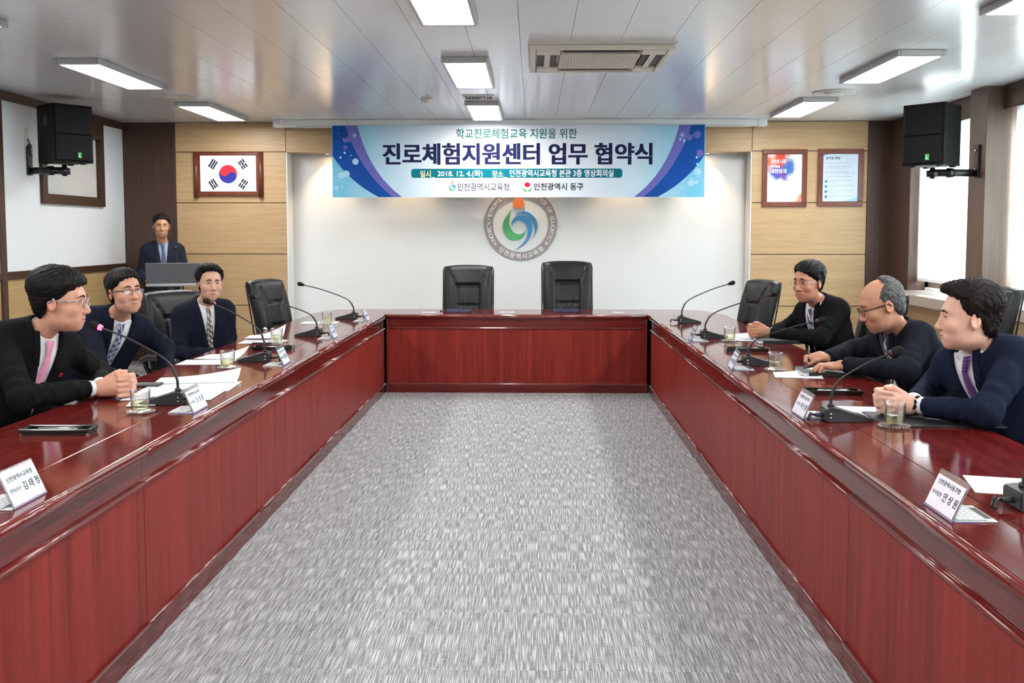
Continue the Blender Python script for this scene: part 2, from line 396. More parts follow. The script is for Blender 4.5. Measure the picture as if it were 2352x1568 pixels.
# right wall with windows, pillars, pelmet, sill
wr = structure(empty('wall_right', (XR, 0, 0)))
def rbox(n, x0, x1, y0, y1, z0, z1, m, parent=wr, bevel=0.0):
    d = parent.location if parent is not None else Vector((0, 0, 0))
    return box(n, Vector((x0, y0, z0)) - d, Vector((x1, y1, z1)) - d, m, parent, bevel)
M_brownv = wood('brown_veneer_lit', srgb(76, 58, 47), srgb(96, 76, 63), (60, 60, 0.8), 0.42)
ZS = 0.86
wins = [(8.79, 10.43), (6.6, 8.41), (4.4, 6.1), (2.2, 3.9), (0.0, 1.7), (-2.4, -.6)]
prev = YB
rbox('brown_panel', XR, 4.2, 10.43, YB, 0.0, ZC, M_brown)
for q, (y0, y1) in enumerate(wins):
    nxt = wins[q + 1][1] if q + 1 < len(wins) else YF
    # pillar between this window and the next one
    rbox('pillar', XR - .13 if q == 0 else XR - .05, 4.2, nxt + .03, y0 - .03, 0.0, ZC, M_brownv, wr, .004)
    rbox('wall_panel', XR, 4.2, y0 - .03, y1, 0.10, ZS - .12, M_maple)
    rbox('pelmet_board', XR, XR + .03, y0 - .03, y1, 2.50, ZC, M_browntrim, wr, .003)
    rbox('lintel', 4.13, 4.3, y0 - .03, y1, 2.45, ZC, M_lwhite)
    rbox('wall_below_window', 4.13, 4.3, y0 - .03, y1, 0.0, ZS + .03, M_lwhite)
    rbox('wall_pier', 4.13, 4.3, nxt, y0, 0.0, ZC, M_lwhite)
rbox('wall_pier', 4.13, 4.3, wins[0][1], YW + .1, 0, ZC, M_lwhite)
structure(rbox('trim_4', XR - .27, 4.13, 8.80, 10.42, ZS - .10, ZS, mat('pale_sill_board', srgb(158, 145, 137), .25, var=.03, vscale=(20, 2, 20)), None, .006))
structure(rbox('trim_6', XR - .10, 4.13, 6.6, 8.4, ZS - .10, ZS, MATS['pale_sill_board'], None, .006))
M_blind = bpy.data.materials.new('roller_blind_cloth'); M_blind.use_nodes = True
nt = M_blind.node_tree; nt.nodes.remove(nt.nodes['Principled BSDF'])
tr = nt.nodes.new('ShaderNodeBsdfTranslucent'); df = nt.nodes.new('ShaderNodeBsdfDiffuse'); mxs = nt.nodes.new('ShaderNodeMixShader'); mxs.inputs[0].default_value = .45
wv = nt.nodes.new('ShaderNodeTexNoise'); wv.inputs['Scale'].default_value = 300; rpb = nt.nodes.new('ShaderNodeValToRGB')
rpb.color_ramp.elements[0].color = (.80, .83, .84, 1); rpb.color_ramp.elements[1].color = (.90, .92, .92, 1)
nt.links.new(wv.outputs['Fac'], rpb.inputs[0])
for s in (tr, df): nt.links.new(rpb.outputs[0], s.inputs[0])
nt.links.new(tr.outputs[0], mxs.inputs[1]); nt.links.new(df.outputs[0], mxs.inputs[2]); nt.links.new(mxs.outputs[0], nt.nodes['Material Output'].inputs[0])
M_glassp = bpy.data.materials.new('window_glass'); M_glassp.use_nodes = True
nt = M_glassp.node_tree; nt.nodes.remove(nt.nodes['Principled BSDF'])
tp = nt.nodes.new('ShaderNodeBsdfTransparent'); gl = nt.nodes.new('ShaderNodeBsdfGlossy'); gl.inputs['Roughness'].default_value = .02; mxs = nt.nodes.new('ShaderNodeMixShader'); mxs.inputs[0].default_value = .06
tp.inputs[0].default_value = (.93, .96, .95, 1)
nt.links.new(tp.outputs[0], mxs.inputs[1]); nt.links.new(gl.outputs[0], mxs.inputs[2]); nt.links.new(mxs.outputs[0], nt.nodes['Material Output'].inputs[0])
M_dframe = mat('dark_window_frame', srgb(92, 76, 66), .4, var=.05)
for q, (y0, y1) in enumerate(wins):
    wi = structure(empty('window_%d' % (q + 2), (4.2, (y0 + y1) / 2, ZS)))
    g = lambda n, x0, x1, a, b_, z0, z1, m, bv=.002: rbox(n, x0, x1, a, b_, z0, z1, m, wi, bv)
    g('window_frame', 4.16, 4.22, y0 - .03, y1, ZS + .03, ZS + .14, M_dframe)
    g('window_frame', 4.16, 4.22, y0 - .03, y1, 2.40, 2.46, M_dframe)
    for yy in (y0 - .03, (y0 + y1) / 2 - .03, y1 - .06):
        g('window_stile', 4.16, 4.22, yy, yy + .06, ZS + .14, 2.40, M_dframe)
    g('pane', 4.187, 4.193, y0 + .03, (y0 + y1) / 2 - .03, ZS + .14, 2.40, M_glassp, 0)
    g('pane', 4.187, 4.193, (y0 + y1) / 2 + .03, y1 - .06, ZS + .14, 2.40, M_glassp, 0)
    bl = empty('roller_blind', (4.05, (y0 + y1) / 2, ZS + .12), 0, ['white translucent roller blind glowing with daylight, between brown panel and speaker pillar', 'white roller blind at the right picture edge, beyond the speaker pillar'][min(q, 1)] if q < 2 else 'white roller blind in the window bay towards the camera', 'blind', 'roller blinds')
    rbox('blind_cloth', 4.05, 4.052, y0 + .005, y1 - .01, ZS + .13, 2.56, M_blind, bl)
    rbox('bottom_bar', 4.042, 4.06, y0 + .005, y1 - .01, ZS + .10, ZS + .13, M_white, bl, .004)
    if q == 0:
        tube('pull_cord', [Vector(p) - bl.location for p in catmull([(4.03, y0 + .05, 2.3), (4.03, y0 + .05, 1.3), (4.0, y0 + .08, 1.06), (4.0, y0 + .22, .98), (4.02, y0 + .12, .9)], 6)], .003, M_white, bl, 6)
# ------------------------------------------------------------------ ceiling fittings
M_lamp = mat('light_diffuser', (1, 1, 1, 1), .5, emit=(1.0, 0.985, 0.96, 1), estr=LAMP, var=.001)
M_alu = mat('lamp_frame', srgb(176, 176, 176), .35, .3, var=.03)
lamp0 = None
def make_lamp():
    r = empty('ceiling_light', (0, 0, ZC))
    bm = bmesh.new(); w, l, h = .165, .635, .042
    for lo, hi in (((-w, -l, -h), (-w + .022, l, 0)), ((w - .022, -l, -h), (w, l, 0)), ((-w + .022, -l, -h), (w - .022, -l + .035, 0)), ((-w + .022, l - .035, -h), (w - .022, l, 0))):
        add_box(bm, lo, hi, .004)
    from_bm('lamp_frame', bm, M_alu, r)
    df_ = box('diffuser', (-w + .022, -l + .035, -h + .006), (w - .022, l - .035, -h + .016), [M_alu, M_lamp], r)
    for p_ in df_.data.polygons: p_.material_index = 1 if p_.normal.z < -.5 else 0
    return r
where = {-3.24: 'left', -0.49: 'middle', 2.62: 'right'}
rowname = {9.95: 'nearest the back wall', 7.61: 'second from the back wall', 5.13: 'third from the back wall'}
for X in where:
    for Y in (9.95, 7.61, 5.13, 2.65, .17, -2.3):
        dy = {2.62: -.2}.get(X, 0.0) if Y > 4 else 0
        if lamp0 is None: lamp0 = make_lamp(); o = lamp0
        else: o = copy_tree(lamp0)
        o.location = (X, Y + dy, ZC)
        lb = 'lit ceiling panel light in the %s row, %s' % (where[X], rowname[Y]) if Y in rowname else 'lit ceiling panel light in the part of the room by the camera'
        tag(o, lb, 'ceiling light', 'ceiling panel lights')

# four-way cassette
M_acb = mat('beige_ac_plastic', srgb(214, 205, 190), .4, var=.02)
M_acd = mat('black_vent', (.012, .012, .013, 1), .5, var=.1, vscale=(200, 4, 4))
ac = empty('air_conditioner', (.445, 6.95, ZC), 0, 'beige four-way cassette air conditioner set in the ceiling', 'air conditioner')
bm = bmesh.new(); a, t = .485, .045
add_prism(bm, [(-a, -a), (a, -a), (a, a), (-a, a)], -.012, 0)
from_bm('frame_plate', bm, M_acb, ac)
def ring(bm, o, i, z0, z1, bevel=0):
    for lo, hi in (((-o, -o), (o, -i)), ((-o, i), (o, o)), ((-o, -i), (-i, i)), ((i, -i), (o, i))):
        add_box(bm, (lo[0], lo[1], z0), (hi[0], hi[1], z1), bevel)
bm = bmesh.new(); ring(bm, .475, .435, -.045, -.012, .006); from_bm('rim', bm, M_acb, ac)
box('intake_grille', (-.27, -.27, -.05), (.27, .27, -.012), M_acb, ac, .012)
bm = bmesh.new()
for k in range(26): add_box(bm, (-.25 + k * .02, -.25, -.0515), (-.246 + k * .02, .25, -.049))
from_bm('grille_slits', bm, mat('beige_groove', srgb(180, 172, 158), .5, var=.05), ac)
for k in range(4):
    mt = Matrix.Rotation(k * math.pi / 2, 4, 'Z')
    v = box('outlet', (-.25, -.42, -.03), (.25, -.29, -.013), M_acd, ac, 0, 2, mt)
    f = box('louvre', (-.245, -.375, -.042), (.245, -.335, -.036), M_acd if k in (0, 2) else M_acb, ac, .002, 2, mt)
    box('corner_cover', (-.43, -.43, -.047), (-.27, -.27, -.012), M_acb, ac, .01, 2, mt)
# detectors, diffusers, hatch
p = atz(979, 227, ZC)
lathe('smoke_detector', [(.052, 0), (.052, -.014), (.040, -.030), (.022, -.036), (.002, -.037)], mat('ivory_plastic', srgb(214, 208, 194), .4, var=.02), None, 24, (p[0], p[1], ZC))
tag(bpy.data.objects['smoke_detector'], 'small round ivory smoke detector left of the middle lights', 'detector')
for nm, px, py, lb in (('left', 391, 221, 'round pale air diffuser between the two left ceiling lights'), ('right', 1917, 211, 'round pale air diffuser between the two right ceiling lights')):
    p = atz(px, py, ZC)
    d = empty('ceiling_diffuser', (p[0], p[1], ZC), 0, lb, 'air diffuser', 'round diffusers')
    lathe('outer_cone', [(.19, 0), (.185, -.012), (.15, -.004), (.13, -.004), (.12, -.016), (.09, -.006)], mat('diffuser_white', srgb(200, 198, 190), .35, var=.02), d, 40)
    lathe('inner_cone', [(.085, -.004), (.08, -.022), (.03, -.012), (.002, -.012)], MATS['diffuser_white'], d, 32)
p = atz(1100, 223, ZC)
d = empty('ceiling_vent', (p[0], p[1], ZC), 0, 'small square perforated ceiling vent between the middle lights', 'vent')
bm = bmesh.new(); ring(bm, .15, .125, -.008, 0, .002); from_bm('vent_frame', bm, mat('vent_white', srgb(212, 212, 210), .4, var=.02), d)
bm = bmesh.new()
for k in range(9):
    for q in range(3):
        if random.random() < .85: add_box(bm, (-.12 + k * .027, -.11 + q * .08, -.006), (-.12 + k * .027 + .018, -.06 + q * .08, -.002))
from_bm('vent_slots', bm, M_acd, d)
# fixture just entering the picture at the upper left edge
p = atz(2, 52, ZC)
lathe('ceiling_speaker', [(.11, 0), (.11, -.006), (.095, -.012), (.02, -.010), (.001, -.010)], mat('ceiling_speaker_grey', srgb(150, 148, 144), .5, var=.05), None, 28, (p[0] - .1, p[1], ZC))
tag(bpy.data.objects['ceiling_speaker'], 'round grey ceiling fitting cut by the upper left picture edge', 'ceiling fitting')

# projection screen case on the ceiling
pa, pb = aty(637, 290, 10.80), aty(1752, 282, 10.80)
sh = empty('screen_case', ((pa[0] + pb[0]) / 2, 10.86, ZC), 0, 'long white projection screen case along the ceiling above the banner', 'screen case')
hw = (pb[0] - pa[0]) / 2
box('case_body', (-hw, -.06, -.075), (hw, .06, -.0), M_white, sh, .006)
box('case_lip', (-hw + .2, -.066, -.088), (hw - .2, -.03, -.075), mat('lip_grey', srgb(196, 196, 192), .4, var=.02), sh, .003)
for s in (-1, 1): box('end_cap', (s * hw - .05, -.065, -.08), (s * hw + .05, .065, 0), M_white, sh, .006)

# ------------------------------------------------------------------ banner
YBN = 10.785
tl, tr_, bl_, br_ = aty(762, 290, YBN), aty(1620, 284, YBN), aty(768, 455, YBN), aty(1614, 451, YBN)
BX0, BX1, BZ1, BZ0 = tl[0], tr_[0], (tl[2] + tr_[2]) / 2, (bl_[2] + br_[2]) / 2
bn = empty('banner', ((BX0 + BX1) / 2, YBN, BZ0), 0, 'wide blue and white printed event banner hanging under the ceiling', 'banner')
BW, BH = BX1 - BX0, BZ1 - BZ0
def bframe(u, v, d): return ((u - .5) * BW, -d, v * BH)       # u,v in 0..1 over the banner
def bannermat():
    m = bpy.data.materials.new('banner_cloth'); m.use_nodes = True; nt = m.node_tree; b = nt.nodes['Principled BSDF']
    tc = nt.nodes.new('ShaderNodeTexCoord'); sx = nt.nodes.new('ShaderNodeSeparateXYZ'); nt.links.new(tc.outputs['Object'], sx.inputs[0])
    ab = nt.nodes.new('ShaderNodeMath'); ab.operation = 'ABSOLUTE'; nt.links.new(sx.outputs['X'], ab.inputs[0])
    mr = nt.nodes.new('ShaderNodeMapRange'); mr.inputs[1].default_value = BW * .16; mr.inputs[2].default_value = BW * .47
    nt.links.new(ab.outputs[0], mr.inputs[0])
    nz = nt.nodes.new('ShaderNodeTexNoise'); nz.inputs['Scale'].default_value = 3; mm = nt.nodes.new('ShaderNodeMath'); mm.operation = 'MULTIPLY_ADD'; mm.inputs[1].default_value = .25; 
    su = nt.nodes.new('ShaderNodeMath'); su.operation = 'SUBTRACT'; su.inputs[1].default_value = .125
    nt.links.new(tc.outputs['Object'], nz.inputs['Vector']); nt.links.new(nz.outputs['Fac'], mm.inputs[0]); nt.links.new(mr.outputs[0], mm.inputs[2]); nt.links.new(mm.outputs[0], su.inputs[0])
    rp = nt.nodes.new('ShaderNodeValToRGB'); e = rp.color_ramp.elements
    e[0].position = 0; e[0].color = srgb(226, 232, 242); e[1].position = 1; e[1].color = srgb(120, 196, 226)
    x = rp.color_ramp.elements.new(.45); x.color = srgb(206, 228, 242)
    nt.links.new(su.outputs[0], rp.inputs[0]); nt.links.new(rp.outputs[0], b.inputs['Base Color']); b.inputs['Roughness'].default_value = .85; b.inputs['Specular IOR Level'].default_value = .1
    return m
box('banner_cloth', (-BW / 2, 0, 0), (BW / 2, .004, BH), bannermat(), bn)
M_navy = mat('print_navy', srgb(40, 44, 84), .9, spec=.05, var=.03); M_blue = mat('print_blue', srgb(34, 82, 164), .9, spec=.05, var=.12, vscale=(2, 2, 2)); M_viol = mat('print_violet', srgb(110, 112, 186), .9, spec=.05, var=.06)
M_teal = mat('print_teal', srgb(24, 118, 134), .9, spec=.05, var=.06); M_green = mat('print_green_text', srgb(34, 118, 108), .9, spec=.05, var=.03)
M_pwhite = mat('print_white', srgb(240, 243, 247), .9, spec=.05, var=.01); M_cream = mat('print_cream', srgb(246, 240, 178), .9, spec=.05, var=.02); M_cyan = mat('print_sky', srgb(168, 216, 240), .9, spec=.05, var=.03)
def arc(p0, p1, p2, n=16): return [((1 - t) ** 2 * p0[0] + 2 * t * (1 - t) * p1[0] + t * t * p2[0], (1 - t) ** 2 * p0[1] + 2 * t * (1 - t) * p1[1] + t * t * p2[1]) for t in [i / n for i in range(n + 1)]]
def sheet(name, pts, m, parent, frame, d):
    return from_py(name, [frame(u, v, d) for u, v in pts], [tuple(range(len(pts)))], m, parent)
def strip(name, A, B, m, parent, frame, d):
    n = len(A); return from_py(name, [frame(u, v, d) for u, v in A + B], [(i, i + 1, n + i + 1, n + i) for i in range(n - 1)], m, parent)
for s in (0, 1):
    fx = (lambda u: u) if s == 0 else (lambda u: 1 - u)
    f2 = lambda u, v, d, fx=fx: bframe(fx(u), v, d)
    outer = arc((.0015, .58), (.045, .22), (.125, .005)); mid = arc((.036, .995), (.075, .36), (.163, .005)); inn = arc((.069, .995), (.100, .34), (.188, .005))
    top = arc((.0015, .995), (.002, .8), (.0015, .58), 16)
    strip('blue_swoosh', [(.0015 + (.036 - .0015) * i / 16 * 0 + .0015 * 0, .995 - .415 * i / 16) for i in range(17)][:1] * 0 + outer, [(p[0], p[1]) for p in mid], M_blue, bn, f2, .0006)
    strip('violet_swoosh', mid, inn, M_viol, bn, f2, .0006)
    sheet('blue_corner', [(.0015, .995), (.0015, .58), (.036, .995)], M_blue, bn, f2, .0006)
    rnd = random.Random(3 + s)
    for k in range(16):
        cu, cv, rr = .008 + rnd.random() * .06, .12 + rnd.random() * .8, rnd.choice((.006, .01, .016, .03, .045, .05))
        pts = [(cu + rr * BH / BW * math.cos(2 * math.pi * q / 16), cv + rr * math.sin(2 * math.pi * q / 16)) for q in range(16)]
        if min(p[0] for p in pts) > .001: sheet('bokeh_dot', pts, M_viol if rr > .028 and cv > .5 else M_cyan, bn, f2, .0011 + .00012 * k)
    st = []; cu, cv = .061, .86
    for q in range(24): rr = (.07 if q % 4 == 0 else .045) if q % 2 == 0 else .01; st.append((cu + rr * BH / BW * math.cos(math.pi * q / 12), cv + rr * math.sin(math.pi * q / 12)))
    sheet('star_glint', st, M_cyan, bn, f2, .0032)
    for k in range(9):
        v0 = .03 + k * .045
        sheet('fine_line', [(.003, v0), (.003, v0 + .006), (.003 + .10 * (1 - k / 9), v0 - .16 * (1 - k / 9) + .166 * 0 + .006 if v0 > .2 else .012), (.003 + .10 * (1 - k / 9), v0 - .16 * (1 - k / 9) if v0 > .2 else .006)], M_cyan, bn, f2, .0009) if k > 4 else None
def bpx(x, y): return ((x - 765) / (1617 - 765), 1 - (y - 287) / (453 - 287))
def btext(s, x0, y0, x1, y1, m, bold, d=.0014, space=1.0, dup=0.0):
    (u0, v1), (u1, v0) = bpx(x0, y0), bpx(x1, y1)
    return lettering('lettering', s, (u0, u1, v0, v1), bframe, m, bn, bold, d, 3, space, dup)
btext('학교진로체험교육 지원을 위한', 1050, 295, 1326, 318, M_green, .012)
btext('진로체험지원센터 업무 협약식', 882, 328, 1497, 378, M_navy, .017, dup=.0013)
rp_ = []
for (cx, cy, a0) in ((1424, 393, -90), (1424, 402, 0), (953, 402, 90), (953, 393, 180)):
    for q in range(5): an = R(a0 + q * 22.5); rp_.append(bpx(cx + 6 * math.cos(an), cy + 6 * math.sin(an)))
sheet('teal_bar', rp_, M_teal, bn, bframe, .0008)
btext('일시_', 967, 391, 1001, 408, M_cream, .02); btext('2018. 12. 4.(화)', 1007, 390, 1111, 408, M_pwhite, .02)
btext('장소_', 1132, 391, 1166, 408, M_cream, .02); btext('인천광역시교육청 본관 3층 영상회의실', 1172, 389, 1410, 406, M_pwhite, .02)
btext('인천광역시교육청', 1053, 420, 1171, 438, M_ink, .004); btext('인천광역시 동구', 1228, 420, 1341, 437, M_ink, .02)
# the two printed emblems
M_org = mat('emblem_orange', srgb(235, 140, 90), .9, spec=.05, var=.12, vscale=(4, 4, 4)); M_gr = mat('emblem_green', srgb(92, 175, 120), .9, spec=.05, var=.2, vscale=(3, 3, 3)); M_lb = mat('emblem_blue', srgb(80, 150, 210), .9, spec=.05, var=.15, vscale=(2, 2, 3)); M_red = mat('print_red', srgb(214, 40, 52), .9, spec=.05, var=.05)
EM_G = ([(830, 440), (745, 560), (668, 690), (665, 850), (720, 970), (800, 1045), (900, 1060), (1010, 1035), (1080, 960), (1113, 850)], [(830, 440), (790, 560), (775, 700), (800, 800), (845, 870), (900, 920), (960, 938), (1020, 930), (1075, 900), (1113, 850)])
EM_B = ([(840, 790), (830, 720), (860, 640), (930, 580), (1030, 555), (1130, 590), (1210, 680), (1245, 800), (1225, 920), (1160, 1050), (1060, 1160), (900, 1245)], [(840, 790), (850, 740), (885, 700), (935, 672), (1000, 665), (1070, 700), (1120, 760), (1148, 840), (1145, 930), (1110, 1040), (1030, 1150), (900, 1245)])
EM_S = ([(900, 575), (950, 520), (1040, 485), (1150, 495), (1250, 560), (1325, 660), (1345, 770), (1320, 880), (1270, 990)], [(900, 575), (965, 535), (1040, 530), (1120, 555), (1200, 630), (1260, 720), (1290, 800), (1295, 880), (1270, 990)])
def emblem_parts(parent, tf, frame, d, th, smooth=True):
    """tf: photo-crop pixel -> (u,v)"""
    for nm, (A, B), m in (('green_leaf', EM_G, M_gr), ('blue_wave', EM_B, M_lb), ('blue_crest', EM_S, M_lb)):
        A2 = [tf(*p) for p in catmull([(x, y) for x, y in A], 4)]; B2 = [tf(*p) for p in catmull([(x, y) for x, y in B], 4)]
        n = len(A2); vs = [frame(u, v, d + th) for u, v in A2 + B2] + [frame(u, v, d) for u, v in A2 + B2]; m2 = 2 * n
        fs = [(i, i + 1, n + i + 1, n + i) for i in range(n - 1)] + [(i, i + 1, m2 + i + 1, m2 + i) for i in range(n - 1)] + [(n + i, n + i + 1, m2 + n + i + 1, m2 + n + i) for i in range(n - 1)]
        from_py(nm, vs, fs, m, parent)
    cx, cy, rr = 967, 322, 112
    pts = [tf(cx + rr * math.cos(2 * math.pi * q / 40), cy + rr * math.sin(2 * math.pi * q / 40)) for q in range(40)]
    prism('orange_sun', pts, d, d + th, M_org, parent, frame)
eb = lambda x, y: bpx(1041.5 + (x - 1000) * .0235, 430 + (y - 745) * .0265)
emblem_parts(bn, eb, bframe, .0012, .0004)
def bpoly(n, pts, m, d): sheet(n, [bpx(*p) for p in pts], m, bn, bframe, d)
bpoly('red_bloom', [(1213 + 6.5 * math.cos(a / 12 * math.pi), 424 + 5.5 * math.sin(a / 12 * math.pi)) for a in range(24)], M_red, .0012)
bpoly('green_leaves', [(1203, 430), (1206, 434), (1213, 438.5), (1220, 434), (1223, 430), (1223, 436), (1218, 440.5), (1213, 438.5), (1208, 440.5), (1203, 436)], M_gr, .0012)

# downlights under the wooden header
M_warm = mat('warm_lamp', (1, .75, .45, 1), .5, emit=(1.0, .66, .36, 1), estr=14, var=.001)
for k, px in enumerate((753, 938, 1187, 1430, 1622)):
    p = aty(px, 349, YB + .13)
    d = empty('downlight', (p[0], YB + .13, zh), 0, ['small warm downlight at the left end of the banner', 'warm downlight hidden behind the left half of the banner', 'warm downlight hidden behind the middle of the banner', 'warm downlight hidden behind the right half of the banner', 'small warm downlight at the right end of the banner'][k], 'downlight', 'header downlights')
    lathe('trim_ring', [(.045, 0), (.05, -.008), (.036, -.012), (.034, -.002)], M_chrome, d, 24)
    lathe('lamp_face', [(.033, -.003), (.033, -.007), (.001, -.007)], M_warm, d, 20)
    li = bpy.data.lights.new('downlight_beam', 'SPOT'); li.energy = 9; li.color = (1.0, .68, .40); li.spot_size = R(95); li.spot_blend = .8; li.shadow_soft_size = .03
    lo = bpy.data.objects.new('downlight_beam', li); link(lo, d); lo.location = (0, 0, -.02); lo.rotation_euler = (R(6), 0, 0)

# ------------------------------------------------------------------ emblem on the wall
ex, ez = aty(1196, 514.7, YW)[0], aty(1196, 514.7, YW)[2]
er = (aty(1279.4, 514.7, YW)[0] - aty(1112.7, 514.7, YW)[0]) / 2
em = empty('wall_emblem', (ex, YW, ez), 0, 'round grey-ringed emblem with green and blue swirl on the white wall', 'emblem')
eframe = lambda u, v, d: (u, -d, v)
def ringgeo(ro, ri, d0, d1, n=72):
    vs = []; fs = []
    for k in range(n):
        c, s = math.cos(2 * math.pi * k / n), math.sin(2 * math.pi * k / n)
        vs += [eframe(ro * c, ro * s, d0), eframe(ro * c, ro * s, d1), eframe(ri * c, ri * s, d1), eframe(ri * c, ri * s, d0)]
    for k in range(n):
        a, b_ = 4 * k, 4 * ((k + 1) % n)
        for q in range(4): fs.append((a + q, a + (q + 1) % 4, b_ + (q + 1) % 4, b_ + q))
    return vs, fs
from_py('grey_ring', *ringgeo(er, er * .763, 0, .012), mat('emblem_grey', srgb(150, 146, 146), .45, var=.03), em)
es = er / 727.0
emblem_parts(em, lambda x, y: ((x - 1010) * es, (738 - y) * es), eframe, 0.0, .014)
def ringtext(s, a0, a1, rad, h, inward, m, bold):
    n = len(s)
    for i, ch in enumerate(s):
        if ch == ' ': continue
        a = R(a0 + (a1 - a0) * (i / (n - 1)))
        vs, fs = text_geo(ch, bold, 2); lo, hi = vs.min(0), vs.max(0); full = text_geo('가' if ord(ch) > 255 else 'H', bold, 2)[0]
        sc = h / (full[:, 1].max() - full[:, 1].min()); cx = (lo[0] + hi[0]) / 2; cy = (full[:, 1].max() + full[:, 1].min()) / 2
        out = []
        for v in vs:
            u, w_ = (v[0] - cx) * sc, (v[1] - cy) * sc
            if inward: rr, tt = rad + w_, a - u / rad
            else: rr, tt = rad - w_, a + u / rad
            out.append(eframe(rr * math.cos(tt), rr * math.sin(tt), .0128))
        from_py('lettering', out, fs, m, em)
ringtext('INCHEON METROPOLITAN CITY OFFICE OF EDUCATION', 213, -33, er * .882, er * .105, True, M_pwhite, .012)
ringtext('인천광역시교육청', 233, 309, er * .882, er * .150, False, M_pwhite, .01)
for a in (-142, -37):
    c = (er * .882 * math.cos(R(a)), er * .882 * math.sin(R(a)))
    sheet('dot', [(c[0] + er * .032 * math.cos(q / 8 * math.pi), c[1] + er * .032 * math.sin(q / 8 * math.pi)) for q in range(16)], M_pwhite, em, eframe, .0128)

# ------------------------------------------------------------------ framed flag
def onwall(px0, py0, px1, py1, Y=YB):
    a, b_ = aty(px0, py1, Y), aty(px1, py0, Y); return a[0], a[2], b_[0], b_[2]
x0, z0, x1, z1 = onwall(447.5, 350, 604, 450)
fg = empty('framed_flag', ((x0 + x1) / 2, YB, z0), 0, 'white flag with red and blue roundel in a reddish wooden frame', 'flag')
W2, HH = (x1 - x0) / 2, z1 - z0
fr_ = lambda u, v, d: (u, -d, v)
box('frame_board', (-W2 + .03, -.018, .0), (W2 - .03, 0, HH), M_walnutfr, fg, .003)
for s in (-1, 1):
    tube('side_roll', [(s * (W2 - .025), -.018, -.02), (s * (W2 - .025), -.018, HH + .004)], .026, M_walnutfr, fg, 16)
box('frame_rail', (-W2 + .05, -.03, 0), (W2 - .05, -.018, .05), M_walnutfr, fg, .003)
box('frame_rail', (-W2 + .05, -.03, HH - .035), (W2 - .05, -.018, HH), M_walnutfr, fg, .003)
fx0, fz0, fx1, fz1 = onwall(462.5, 357, 588.5, 443); fcx = (fx0 + fx1) / 2 - fg.location.x; fcz = (fz0 + fz1) / 2 - z0; fw_, fh_ = fx1 - fx0, fz1 - fz0
box('flag_sheet', (fcx - fw_ / 2, -.024, fcz - fh_ / 2), (fcx + fw_ / 2, -.018, fcz + fh_ / 2), M_pwhite, fg)
rad = fw_ * .162; th0 = math.atan2(-2, 3)
ff = lambda u, v, d: (fcx + u, -.024 - d, fcz + v)
def rot(u, v, a): return (u * math.cos(a) - v * math.sin(a), u * math.sin(a) + v * math.cos(a))
def halfc(c, r, a0, a1, n=20): return [(c[0] + r * math.cos(a0 + (a1 - a0) * i / n), c[1] + r * math.sin(a0 + (a1 - a0) * i / n)) for i in range(n + 1)]
red = halfc((0, 0), rad, 0, math.pi) + halfc((-rad / 2, 0), rad / 2, math.pi, 2 * math.pi)[1:] + halfc((rad / 2, 0), rad / 2, math.pi, 0)[1:-1]
M_fr = mat('flag_red', srgb(206, 38, 56), .6, var=.03); M_fb = mat('flag_blue', srgb(44, 46, 150), .6, var=.03)
blue = [(-u, -v) for u, v in red]
for nm, P, m in (('red_half', red, M_fr), ('blue_half', blue, M_fb)):
    prism(nm, [rot(u, v, th0) for u, v in P], .0, .0012, m, fg, ff)
for (sx, sy, pat) in ((-1, 1, '111'), (1, 1, '010'), (-1, -1, '101'), (1, -1, '000')):
    cx, cy = sx * fw_ * .268, sy * fh_ * .265
    an = math.atan2(sy * 2, sx * 3) + math.pi / 2
    L_, bw, gp = rad * 1.0, rad * .17, rad * .255
    for i, c in enumerate(pat):
        o = (i - 1) * gp * sx * (1 if sx > 0 else 1)
        segs = [(-L_ / 2, L_ / 2)] if c == '1' else [(-L_ / 2, -L_ * .045), (L_ * .045, L_ / 2)]
        if c == '0' and False: pass
        for s0, s1 in segs:
            P = [(s0, o - bw / 2), (s1, o - bw / 2), (s1, o + bw / 2), (s0, o + bw / 2)]
            prism('trigram_bar', [(cx + rot(u, v, an)[0], cy + rot(u, v, an)[1]) for u, v in P], 0, .0012, M_ink, fg, ff)
lathe('nail', [(.008, 0), (.008, .02), (.001, .022)], M_chrome, fg, 10, (0, -.01, HH + .004))

